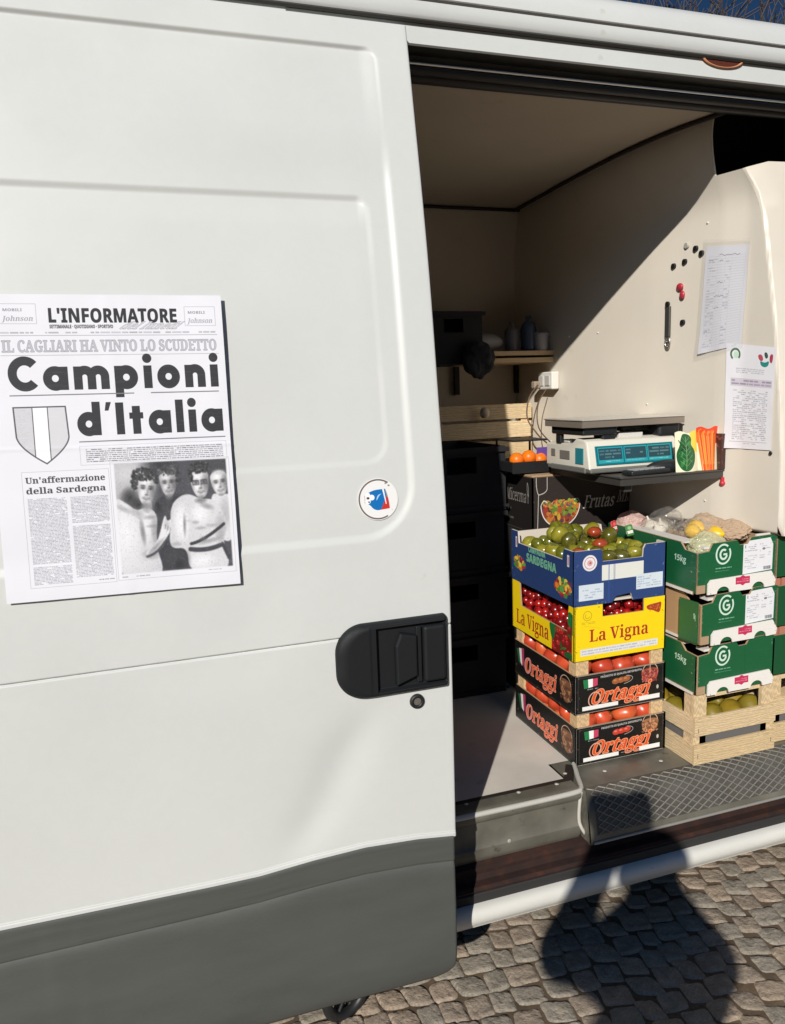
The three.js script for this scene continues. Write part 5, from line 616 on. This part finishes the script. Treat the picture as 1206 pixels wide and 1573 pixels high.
  single('slim_box', 'slim dark brown patterned box at the right end of the shelf', 'box', box(-0.012, 0.012, 0, 0.112, -0.03, 0.03, 0.002), printMat(bk), [1.703, 1.3455, -1.925]);
}
// papers, magnets and peeler on the partition
function onPart(y, z, lift) { return [xpart(y, z) - lift, y, z]; }
{
  const sheet = (name, label, tex, c, extra) => { const us2 = samples(0, 1, 0.08, [], 1, 0); const pnt = (off) => (u, v) => { const y = lerp(lerp(c[0][0], c[1][0], u), lerp(c[3][0], c[2][0], u), v), z = lerp(lerp(c[0][1], c[1][1], u), lerp(c[3][1], c[2][1], u), v); return onPart(y, z, 0.0035 + 0.003 * Math.abs(fbm(u * 3 + extra, v * 4, 1, 3)) + 0.004 * ss(0.8, 1, v) * ss(0.3, 0, u) + off); }; const o = thing(name, label, 'paper'); mesh('paper', grid(us2, us2, pnt(0), (u, v) => [u, 1 - v]), std('#ffffff', 0.75, { map: tex, side: THREE.DoubleSide }), o); return [o, pnt]; };
  const t1 = canvasTex(512, 700, (g) => { rect(g, '#d5d4da', 0, 0, 512, 700); g.strokeStyle = '#b1b1bb'; g.lineWidth = 1.5; for (let i = 0; i < 34; i++) { g.beginPath(); g.moveTo(40, 70 + i * 18); g.lineTo(480, 66 + i * 18); g.stroke(); } for (const x of [40, 170, 260, 330, 480]) { g.beginPath(); g.moveTo(x, 66); g.lineTo(x, 680); g.stroke(); } greek(g, 50, 78, 110, 590, 32, '#b3b3bd', 0.5); greek(g, 265, 78, 60, 590, 32, '#a9a9b5', 0.5); g.strokeStyle = '#7a7a88'; g.lineWidth = 4; for (const [x, y, w2] of [[180, 60, 240], [52, 92, 60], [180, 240, 70], [150, 330, 120], [160, 410, 60], [190, 96, 40], [50, 560, 50]]) { g.beginPath(); g.moveTo(x, y); for (let k = 1; k < 9; k++) g.lineTo(x + w2 * k / 8, y + rr(-6, 6)); g.stroke(); } });
  const [a, pa] = sheet('price_sheet', 'ruled price sheet in a clear sleeve, upper one of the two papers on the partition', t1, [[2.03, -1.978], [2.012, -1.842], [1.725, -1.855], [1.705, -1.998]], 1);
  mesh('plastic_sleeve', grid(samples(-0.06, 1.06, 0.08, [], 1, 0), samples(-0.06, 1.04, 0.08, [], 1, 0), (u, v) => { const p = pa(0.004 + 0.003 * Math.abs(fbm(u * 5, v * 2, 4, 2)))(u, v); return p; }), phys(col(0.97, 0.97, 0.97), 0.12, { transmission: 0.95, thickness: 0, side: THREE.DoubleSide }), a);
  const t2 = canvasTex(512, 820, (g) => { rect(g, '#e2e0e4', 0, 0, 512, 820); g.strokeStyle = '#3f6a4a'; g.lineWidth = 16; g.beginPath(); g.arc(90, 80, 42, 2.2, 7); g.stroke(); blob(g, '#bcd8c0', 96, 84, 24, 26); smooth(g, '#20857a', [[350, 110], [400, 130], [450, 105], [440, 150], [400, 165], [360, 150]]); smooth(g, '#b24a5a', [[320, 70], [370, 60], [390, 110], [350, 120]]); smooth(g, '#a8384a', [[450, 60], [490, 50], [480, 130], [450, 120]]); smooth(g, '#35504a', [[390, 50], [420, 40], [440, 80], [410, 100]]);
    greek(g, 100, 180, 300, 44, 3, '#b0b0ba'); g.save(); g.globalAlpha = 0.5; rect(g, '#b7a9b8', 50, 262, 440, 62); g.restore(); greek(g, 60, 268, 420, 50, 2, '#93879a', 0.7); greek(g, 80, 350, 370, 400, 26, '#a6a6b1', 0.75); rect(g, '#8d8d9a', 60, 762, 400, 3); greek(g, 200, 772, 140, 12, 1, '#9a9aa6'); });
  sheet('price_list', 'printed list with two coloured emblems at its head, lower paper on the partition', t2, [[1.733, -1.9], [1.708, -1.738], [1.413, -1.742], [1.413, -1.9]], 5);
  const mg = new THREE.CylinderGeometry(0.0085, 0.0095, 0.007, 18).rotateZ(Math.PI / 2), mm = std(col(0.012, 0.012, 0.012), 0.4);
  [['black magnet nearest the upper paper, of a close pair', 2.013, -1.996], ['black magnet, upper left one of the close pair by the upper paper', 2.031, -2.018], ['black magnet below and left of the close pair', 1.998, -2.058], ['black magnet farthest left, above the peeler', 1.991, -2.1], ['black magnet between the peeler and the upper paper', 1.81, -2.06]].forEach(([l, y, z]) => single('magnet', l, 'magnet', mg, mm, onPart(y, z, 0.0035)));
  single('grey_magnet', 'pale grey magnet above the black magnets', 'magnet', mg, std(col(0.42, 0.4, 0.37), 0.5), onPart(2.046, -2.052, 0.0035));
  const ch = thing('cherry_magnet', 'small red cherry shaped magnet above the peeler', 'magnet', onPart(1.91, -2.066, 0.006)); mesh('cherry', new THREE.SphereGeometry(0.0125, 16, 12).scale(0.6, 1, 1.2).translate(0, 0.012, -0.006), std(col(0.42, 0.03, 0.05), 0.35), ch); mesh('cherry', new THREE.SphereGeometry(0.011, 16, 12).scale(0.6, 1.2, 1).translate(0, -0.014, 0.006), std(col(0.42, 0.03, 0.05), 0.35), ch); mesh('stalk', bar([0, 0.01, -0.004], [0, -0.008, 0.006], 0.0015), std(col(0.3, 0.03, 0.04), 0.5), ch);
  const pe = thing('peeler', 'grey metal peeler hanging on the cream partition', 'peeler', onPart(1.805, -2.112, 0.008)); mesh('handle', new RoundedBoxGeometry(0.009, 0.1, 0.024, 3, 0.004).translate(0, 0.012, 0), std(col(0.1, 0.095, 0.085), 0.4, { metalness: 0.5 }), pe); mesh('blade_loop', [new THREE.TorusGeometry(0.0115, 0.0028, 8, 20).rotateY(Math.PI / 2).scale(1, 1.5, 1).translate(0, -0.055, 0)], STEEL, pe); mesh('blade', box(-0.001, 0.001, -0.058, -0.052, -0.011, 0.011), STEEL, pe); mesh('magnet_top', new THREE.CylinderGeometry(0.009, 0.009, 0.006, 16).rotateZ(Math.PI / 2).translate(-0.003, 0.068, 0), mm, pe);
  single('wall_stud', 'small dark stud at the lower right corner of the lower paper', 'stud', new THREE.SphereGeometry(0.006, 12, 8).scale(0.6, 1, 1), mm, onPart(1.405, -1.742, 0.004));
}
// white socket with cables, back shelf and what stands there
{
  const so = thing('socket_box', 'white electrical socket box on the partition above the wooden crate', 'socket', [1.565, 1.645, -2.71]); mesh('housing', box(-0.03, 0.004, -0.035, 0.035, -0.055, 0.055, 0.006), std(col(0.72, 0.7, 0.65), 0.5), so); mesh('outlet', [box(-0.034, -0.029, -0.02, 0.02, 0.005, 0.04, 0.002), box(-0.034, -0.029, -0.02, 0.02, -0.045, -0.01, 0.002)], std(col(0.5, 0.48, 0.44), 0.5), so); mesh('plug', box(-0.06, -0.03, -0.03, 0.0, -0.06, -0.03, 0.006), std(col(0.3, 0.24, 0.18), 0.6), so);
  single('power_cable', 'thin dark cable looping from the socket down to the scale', 'cable', [tube([[1.52, 1.63, -2.74], [1.47, 1.58, -2.72], [1.45, 1.5, -2.7], [1.47, 1.44, -2.66], [1.44, 1.40, -2.5]], 0.003, 50), tube([[1.535, 1.61, -2.7], [1.49, 1.56, -2.68], [1.455, 1.47, -2.62], [1.44, 1.39, -2.45]], 0.0025, 50)], std(col(0.12, 0.07, 0.045), 0.6));
  const sh = thing('back_shelf', 'pale edged wooden shelf in the dark at the back of the van', 'shelf', [0, 0, 0]); mesh('upper_board', box(1.25, 1.572, 1.747, 1.765, -3.0, -2.7, 0.002), PALEWOOD, sh); mesh('lower_board', box(1.24, 1.572, 1.72, 1.738, -3.0, -2.695, 0.002), PALEWOOD, sh); mesh('shelf_bracket', [box(1.26, 1.28, 1.6, 1.719, -3.0, -2.98), box(1.545, 1.56, 1.6, 1.719, -3.0, -2.98)], BLACKMATT, sh);
  single('grey_bag', 'crumpled grey plastic bag lying in the dark on the back shelf', 'bag', new THREE.IcosahedronGeometry(1, 6).scale(0.11, 0.04, 0.07), std(col(0.3, 0.28, 0.26), 0.6, { flatShading: true }), [1.28, 1.805, -2.8]);
  const bt = new THREE.LatheGeometry([[0, 0], [0.03, 0], [0.032, 0.01], [0.032, 0.09], [0.026, 0.108], [0.012, 0.12], [0.012, 0.14], [0, 0.14]].map((p) => new THREE.Vector2(...p)), 20);
  single('bottle', 'dark blue spray bottle, taller one on the back shelf', 'bottle', bt, std(col(0.05, 0.07, 0.11), 0.35), [1.49, 1.765, -2.76]); single('bottle', 'grey bottle left of the dark blue one on the back shelf', 'bottle', bt.clone().scale(0.9, 0.85, 0.9), std(col(0.12, 0.11, 0.11), 0.4), [1.425, 1.765, -2.78]);
  single('tub', 'small pale tub at the right end of the back shelf', 'tub', new THREE.LatheGeometry([[0, 0], [0.026, 0], [0.03, 0.06], [0.033, 0.062], [0.033, 0.072], [0, 0.073]].map((p) => new THREE.Vector2(...p)), 20), std(col(0.36, 0.34, 0.33), 0.5), [1.53, 1.765, -2.73]);
  const darkcol = std(col(0.012, 0.012, 0.014), 0.8);
  function blackCrate(label, x, y, z, w, h, d) { const c = thing('black_plastic_crate', label, 'crate', [x, y, z]); for (const s of [-1, 1]) { mesh('side_wall', box(s * w / 2 - 0.006, s * w / 2 + 0.006, 0, h, -d / 2 + 0.007, d / 2 - 0.007), darkcol, c); mesh('end_wall', [box(-w / 2, w / 2, 0, h * 0.6, s * d / 2 - 0.006, s * d / 2 + 0.006), box(-w / 2, -w / 6, h * 0.6, h, s * d / 2 - 0.006, s * d / 2 + 0.006), box(w / 6, w / 2, h * 0.6, h, s * d / 2 - 0.006, s * d / 2 + 0.006), box(-w / 6, w / 6, h * 0.86, h, s * d / 2 - 0.006, s * d / 2 + 0.006)], darkcol, c); } mesh('crate_base', box(-w / 2 + 0.007, w / 2 - 0.007, 0.002, 0.012, -d / 2 + 0.007, d / 2 - 0.007), darkcol, c); mesh('crate_rim', box(-w / 2 - 0.01, w / 2 + 0.01, h - 0.018, h - 0.002, d / 2 + 0.0062, d / 2 + 0.016), darkcol, c); mesh('crate_ledge', box(-w / 2 - 0.01, w / 2 + 0.01, 0.01, 0.02, d / 2 + 0.0062, d / 2 + 0.012), darkcol, c); return c; }
  [['black plastic crate on the van floor in the shadow behind the door', 0.5], ['black plastic crate second from the floor in the shadow behind the door', 0.73], ['black plastic crate third from the floor in the shadow behind the door', 0.96], ['black plastic crate with a hand hole, top of the dark stack behind the door', 1.19]].forEach(([l, y], i) => blackCrate(l, 1.03 + (i % 2) * 0.008, y, -2.62, 0.34, 0.228, 0.4));
  blackCrate('low black crate on the floor of the back shelf corner, in the dark', 1.15, 1.72, -2.86, 0.24, 0.2, 0.26); 
  single('dark_cloth_bundle', 'dark bundle of cloth hanging over the left end of the back shelf', 'cloth', (() => { const g = mergeVertices(new THREE.IcosahedronGeometry(1, 14).deleteAttribute('normal').deleteAttribute('uv'), 1e-4), P = g.attributes.position; for (let i = 0; i < P.count; i++) { const x = P.getX(i), y = P.getY(i), z = P.getZ(i), k = 1 + 0.5 * fbm(x * 1.3 + 3, y * 0.9, z * 1.3, 3); P.setXYZ(i, x * k * 0.06, y * k * 0.07, z * k * 0.05); } g.computeVertexNormals(); return g; })(), std(col(0.02, 0.02, 0.022), 0.9), [1.235, 1.735, -2.69]);
  // wooden plank crates at the back
  const pc = thing('plank_crate', 'long light wooden plank crate in the half dark behind the shelf', 'crate', [0, 0, 0]); const z = -2.84; [[1.495, 1.556], [1.418, 1.484], [1.34, 1.405]].forEach(([a, b], i) => mesh('plank', box(1.0, 1.545, a, b, z - 0.008, z), WOODS[(i + 1) % 3], pc)); [[1.495, 1.553], [1.418, 1.481], [1.34, 1.402]].forEach(([a, b], i) => mesh('side_plank', box(1.537, 1.545, a, b, z - 0.14, z - 0.0085), WOODS[i], pc)); mesh('crate_post', [box(1.5, 1.536, 1.335, 1.55, z - 0.03, z - 0.0085), box(1.1, 1.14, 1.335, 1.55, z - 0.03, z - 0.0085)], WOODS[1], pc); mesh('crate_bottom', box(1.0, 1.536, 1.33, 1.339, z - 0.15, z - 0.001), WOODS[0], pc);
  single('garlic_hanging', 'round pale onion hanging in front of the plank crate', 'onion', new THREE.SphereGeometry(0.02, 18, 14).scale(1, 1.15, 1), std(col(0.6, 0.5, 0.36), 0.6), [1.31, 1.525, -2.8]);
  const pcs = thing('tall_dark_box', 'dark box under the plank crate at the back of the van', 'box', [1.28, 0.5, -2.9]); mesh('body', box(-0.26, 0.26, 0, 0.81, -0.09, 0.09, 0.004), darkcol, pcs); mesh('lid', box(-0.265, 0.265, 0.811, 0.828, -0.094, 0.094, 0.003), darkcol, pcs);
  // orange fruit in a small black tray on the carton
  const tr = thing('fruit_tray', 'small black tray of oranges under a black lid, beside the scale', 'tray', [1.262, 1.327, -2.37]); mesh('tray_wall', [box(-0.075, 0.075, 0, 0.04, 0.05, 0.055, 0.001), box(-0.075, -0.07, 0, 0.04, -0.06, 0.0495, 0.001), box(0.07, 0.075, 0, 0.04, -0.06, 0.0495, 0.001), box(-0.075, 0.075, 0, 0.006, -0.06, 0.049, 0.001)], BLACK, tr); mesh('lid', box(-0.06, 0.075, 0.108, 0.114, -0.1, 0.03, 0.002), BLACK, tr); mesh('net_label', box(0.03, 0.074, 0.045, 0.085, 0.03, 0.034, 0.001), std(col(0.12, 0.06, 0.3), 0.5), tr); mesh('lid_post', [box(-0.066, -0.06, 0.006, 0.11, -0.098, -0.092), box(0.068, 0.074, 0.006, 0.11, -0.098, -0.092)], BLACK, tr);
  const om = phys('#ffffff', 0.4, { map: mottled([0.93, 0.45, 0.05], [0.08, 0.15, 0.05]), clearcoat: 0.3 }); for (const [dx, dy] of [[-0.045, 0], [0.002, 0.006], [0.045, -0.004]]) { const m = single('orange', 'small bright orange in the black tray beside the scale', 'orange', new THREE.SphereGeometry(0.026, 20, 14), om, [1.262 + dx, 1.372 + dy, -2.345], 'oranges in the black tray'); }
}
// made-up spoked wheel standing in for a dark shape under the van
{
  const t = thing('stand_in_wheel', 'made up black spoked wheel for a dark shape under the van door', 'wheel', [0.375, 0.062, -1.715], 0.35); mesh('tyre', new THREE.TorusGeometry(0.06, 0.014, 12, 36), RUBBER, t); const sp = []; for (let k = 0; k < 5; k++) { const a = k * 1.2566 + 0.4; sp.push(bar([0, 0, 0], [0.06 * Math.cos(a), 0.06 * Math.sin(a), 0], 0.0045)); } mesh('spokes', sp, RUBBER, t); mesh('hub', new THREE.CylinderGeometry(0.014, 0.014, 0.04, 16).rotateX(Math.PI / 2), RUBBER, t); mesh('fork', [bar([0, 0, 0.022], [-0.04, 0.2, 0.022], 0.007), bar([0, 0, -0.022], [-0.04, 0.2, -0.022], 0.007)], BLACKMATT, t);
}
// ---------------------------------------------------------------- bare trees beyond the van
function tree(label, x, z, h, sd) {
  seed = sd; const t = thing('bare_tree', label, 'tree', [x, 0, z], 0, 'winter trees beyond the van'); const trunk = [], twigs = [], leaves = [];
  const grow = (p, d, len, r, lv) => { const q = p.clone().addScaledVector(d, len); (lv > 3 ? twigs : trunk).push(((a, b, r0, r1) => { const L = a.distanceTo(b), g = new THREE.CylinderGeometry(r1, r0, L, lv > 3 ? 4 : 7, 1, true); g.applyQuaternion(new THREE.Quaternion().setFromUnitVectors(new THREE.Vector3(0, 1, 0), b.clone().sub(a).normalize())); const c = a.clone().add(b).multiplyScalar(0.5); return g.translate(c.x, c.y, c.z); })(p, q, r, r * 0.72)); if (lv > 6) { return; } const n = lv < 1 ? 4 : lv < 3 ? 3 : rnd() < 0.5 ? 3 : 2; for (let i = 0; i < n; i++) { const e = d.clone().add(new THREE.Vector3(rr(-0.8, 0.8), rr(-0.25, 0.6), rr(-0.8, 0.8))).normalize(); grow(q, e, len * rr(0.68, 0.86), r * 0.64, lv + 1); } if (lv > 4 && rnd() < 0.5) for (let k = 0; k < 2; k++) { const g = new THREE.PlaneGeometry(0.1, 0.06); g.rotateX(rr(0, 6)).rotateY(rr(0, 6)); g.translate(q.x + rr(-0.15, 0.15), q.y + rr(-0.15, 0.15), q.z + rr(-0.15, 0.15)); leaves.push(g); } };
  grow(new THREE.Vector3(0, 0, 0), new THREE.Vector3(rr(-0.05, 0.05), 1, 0).normalize(), h * 0.24, h * 0.022, 0);
  const bark = std(col(0.07, 0.055, 0.05), 0.9); mesh('trunk', trunk, bark, t); const a = mesh('twigs', twigs, bark, t); a.userData.kind = 'stuff'; if (leaves.length) { const b = mesh('withered_leaves', leaves, std(col(0.1, 0.07, 0.05), 0.9, { side: THREE.DoubleSide }), t); b.userData.kind = 'stuff'; }
}
tree('taller bare winter tree rising behind the roof at the right', 13.2, -16.5, 12.5, 77); tree('lower bare winter tree behind the roof, left of the taller one', 10.2, -16, 10.6, 191);
// ---------------------------------------------------------------- unseen houses added behind the camera to block low sky and warm the bounce
[['added unseen ochre plastered town house across the square, left of the other two', -22, 13, 10.5, [0.42, 0.29, 0.16]], ['added unseen terracotta town house across the square, between the two others', -6, 15, 12, [0.4, 0.22, 0.15]], ['added unseen cream town house across the square, right of the other two', 10, 17, 11, [0.5, 0.42, 0.3]]].forEach(([l, x, w, h, c]) => {
  const b = thing('added_town_house', l, 'house', [x, 0, 26], 0, 'added houses across the square'); mesh('wall', box(-w / 2, w / 2, -0.02, h, 0, 7), std(col(...c), 0.9), b); mesh('roof', box(-w / 2 - 0.3, w / 2 + 0.3, h, h + 0.5, -0.5, 7.2), std(col(0.22, 0.11, 0.07), 0.9), b);
  for (let f = 0; f < 3; f++) for (let k = 0; k < 4; k++) mesh('window', box(-w / 2 + (k + 0.5) * w / 4 - 0.55, -w / 2 + (k + 0.5) * w / 4 + 0.55, 1 + f * 3.3, 2.7 + f * 3.3, -0.05, 0.02), std(col(0.05, 0.06, 0.06), 0.3), b);
});
// ---------------------------------------------------------------- the photographer, behind the camera; only the shadow shows
{
  const p = thing('person', 'standing person in dark jacket and trousers whose shadow falls on the van step', 'person', [0, 0, 0]);
  const Fx = Math.sin(0.311), Fz = -Math.cos(0.311), Rx = Math.cos(0.311), Rz = Math.sin(0.311); // forward and right
  const L = (r, y, f) => new THREE.Vector3(r * Rx + f * Fx, y, r * Rz + f * Fz); // right, up, forward of the camera
  const bones = []; const B = (a, b, r0, r1, c) => bones.push([a, b, r0, r1, c]);
  const skin = [0.42, 0.26, 0.19], jac = [0.03, 0.035, 0.05], tro = [0.04, 0.045, 0.07], shoe = [0.02, 0.02, 0.02], hair = [0.03, 0.02, 0.015];
  const neck = L(0, 1.43, -0.44), chest = L(0, 1.22, -0.46), hip = L(0, 0.94, -0.44);
  B(neck, L(0, 1.53, -0.42), 0.06, 0.058, skin); B(L(0, 1.64, -0.4), L(0, 1.57, -0.365), 0.088, 0.066, skin); B(L(0, 1.655, -0.42), L(0, 1.61, -0.43), 0.094, 0.085, hair); B(L(0, 1.605, -0.305), L(0, 1.59, -0.29), 0.014, 0.018, skin);
  for (const s of [-1, 1]) B(L(s * 0.086, 1.615, -0.39), L(s * 0.088, 1.59, -0.39), 0.018, 0.013, skin);
  B(L(0, 1.36, -0.46), chest, 0.12, 0.14, jac); B(chest, hip, 0.145, 0.14, jac); B(L(-0.08, 1.39, -0.46), L(0.08, 1.39, -0.46), 0.1, 0.09, jac); B(L(-0.03, 1.47, -0.47), L(0.03, 1.47, -0.47), 0.085, 0.085, jac); B(L(0.02, 1.53, -0.45), L(0.09, 1.42, -0.46), 0.075, 0.085, jac); B(L(-0.06, 1.45, -0.45), L(-0.12, 1.38, -0.43), 0.075, 0.085, jac); B(L(-0.085, 1.13, -0.45), L(0.06, 1.13, -0.45), 0.14, 0.135, jac); B(L(-0.07, 0.95, -0.44), L(0.07, 0.95, -0.44), 0.135, 0.135, jac);
  const hands = [];
  for (const s of [-1, 1]) {
    const sh = L(s < 0 ? -0.15 : 0.14, 1.375, -0.45), el = s < 0 ? L(-0.222, 1.305, -0.27) : L(0.162, 1.22, -0.28), wr = L(s < 0 ? -0.045 : 0.062, 1.5, -0.075); B(sh, el, 0.078, 0.058, jac); B(el, wr, 0.064, 0.042, jac); B(wr, L(s < 0 ? -0.036 : 0.058, 1.56, -0.035), 0.03, 0.028, skin); hands.push([s, wr]);
    const hp = L(s * 0.1, 0.93, -0.44), kn = L(s * 0.11, 0.5, -0.42), an = L(s * 0.12, 0.1, -0.46); B(hp, kn, 0.098, 0.07, tro); B(kn, an, 0.068, 0.055, tro); B(L(s * 0.12, 0.052, -0.5), L(s * 0.13, 0.042, -0.3), 0.05, 0.04, shoe);
  }
  // four fingers round the edge of the phone on each side, a thumb on its screen side
  const bodyBones = bones.length;
  for (const [s, wr] of hands) { const bx = s < 0 ? -0.034 : 0.057, palm = L(bx + s * 0.012, 1.575, -0.045); B(L(s < 0 ? -0.036 : 0.058, 1.545, -0.045), palm, 0.026, 0.022, skin); for (let k = 0; k < 4; k++) { const y = 1.565 + k * 0.0195, ln = [0.7, 0.95, 1, 0.85][k], a = L(bx + s * 0.013, y, -0.04), b = L(bx + s * 0.018, y + 0.005, -0.022), c2 = L(bx + s * 0.004 - s * 0.008 * ln, y + 0.008, -0.0165); B(a, b, 0.0095, 0.0085, skin); B(b, c2, 0.0082, 0.0065, skin); } B(L(bx + s * 0.004, 1.56, -0.058), L(bx - s * 0.012, 1.585, -0.046), 0.012, 0.0095, skin); B(L(bx - s * 0.012, 1.585, -0.046), L(bx - s * 0.03, 1.598, -0.034), 0.0095, 0.0075, skin); }
  const allBones = bones.slice();
  const field = (x, y, z) => { let d = 0, best = 1e9, c = jac; for (const [a, b, r0, r1, cc] of bones) { const abx = b.x - a.x, aby = b.y - a.y, abz = b.z - a.z; let t = ((x - a.x) * abx + (y - a.y) * aby + (z - a.z) * abz) / (abx * abx + aby * aby + abz * abz); t = t < 0 ? 0 : t > 1 ? 1 : t; const q = Math.hypot(x - a.x - t * abx, y - a.y - t * aby, z - a.z - t * abz) - (r0 + (r1 - r0) * t); d += Math.exp(-q / 0.012); if (q < best) { best = q; c = cc; } } return [d > 1e-30 ? -0.012 * Math.log(d) : best, c]; };
  const march = (cen, half, n) => { const mc = new MarchingCubes(n, new THREE.MeshBasicMaterial(), false, false, 150000); mc.isolation = 0; for (let k = 0; k < n; k++) for (let j = 0; j < n; j++) for (let i = 0; i < n; i++) { mc.field[i + j * n + k * n * n] = -field(cen[0] + (i - n / 2) / (n / 2) * half, cen[1] + (j - n / 2) / (n / 2) * half, cen[2] + (k - n / 2) / (n / 2) * half)[0]; } mc.update(); const c = mc.count ?? mc.geometry.drawRange.count; const P = mc.positionArray.slice(0, c * 3), Nn = mc.normalArray.slice(0, c * 3), C = new Float32Array(c * 3); for (let i = 0; i < c; i++) { for (let q = 0; q < 3; q++) P[i * 3 + q] = P[i * 3 + q] * half + cen[q]; const cc = field(P[i * 3], P[i * 3 + 1], P[i * 3 + 2])[1]; C.set(cc, i * 3); } const g = new THREE.BufferGeometry(); g.setAttribute('position', new THREE.Float32BufferAttribute(P, 3)); g.setAttribute('normal', new THREE.Float32BufferAttribute(Nn, 3)); g.setAttribute('color', new THREE.Float32BufferAttribute(C, 3)); return g; };
  const cB = L(0, 0.87, -0.32), hs2 = []; bones.splice(0, bones.length, ...allBones.slice(bodyBones)); for (const s of [-1, 1]) { const c = L(s < 0 ? -0.04 : 0.062, 1.585, -0.04); hs2.push(march([c.x, c.y, c.z], 0.075, 46)); } bones.splice(0, bones.length, ...allBones.slice(0, bodyBones));
  const bodyG = march([cB.x, cB.y, cB.z], 0.94, 118); mesh('body', mergeGeometries([bodyG, ...hs2]), new THREE.MeshStandardMaterial({ vertexColors: true, roughness: 0.8 }), p);
  for (const s of [-1, 1]) mesh('eye', new THREE.SphereGeometry(0.013, 14, 10), std(col(0.6, 0.58, 0.55), 0.2), p).position.copy(L(s * 0.032, 1.625, -0.312));
  const ph = thing('phone', 'black phone held up in front of the person taking the picture', 'phone', [0, 0, 0]); const pm = mesh('phone_body', new RoundedBoxGeometry(0.078, 0.16, 0.009, 3, 0.004), BLACK, ph); pm.quaternion.copy(camera.quaternion); const off = new THREE.Vector3(0.012, -0.062, 0.013).applyQuaternion(camera.quaternion); pm.position.copy(camera.position).add(off); mesh('phone_screen', new THREE.BoxGeometry(0.07, 0.15, 0.0006).translate(0, 0, 0.0049), std(col(0.02, 0.02, 0.02), 0.1), pm);
}
renderer.render(scene, camera);
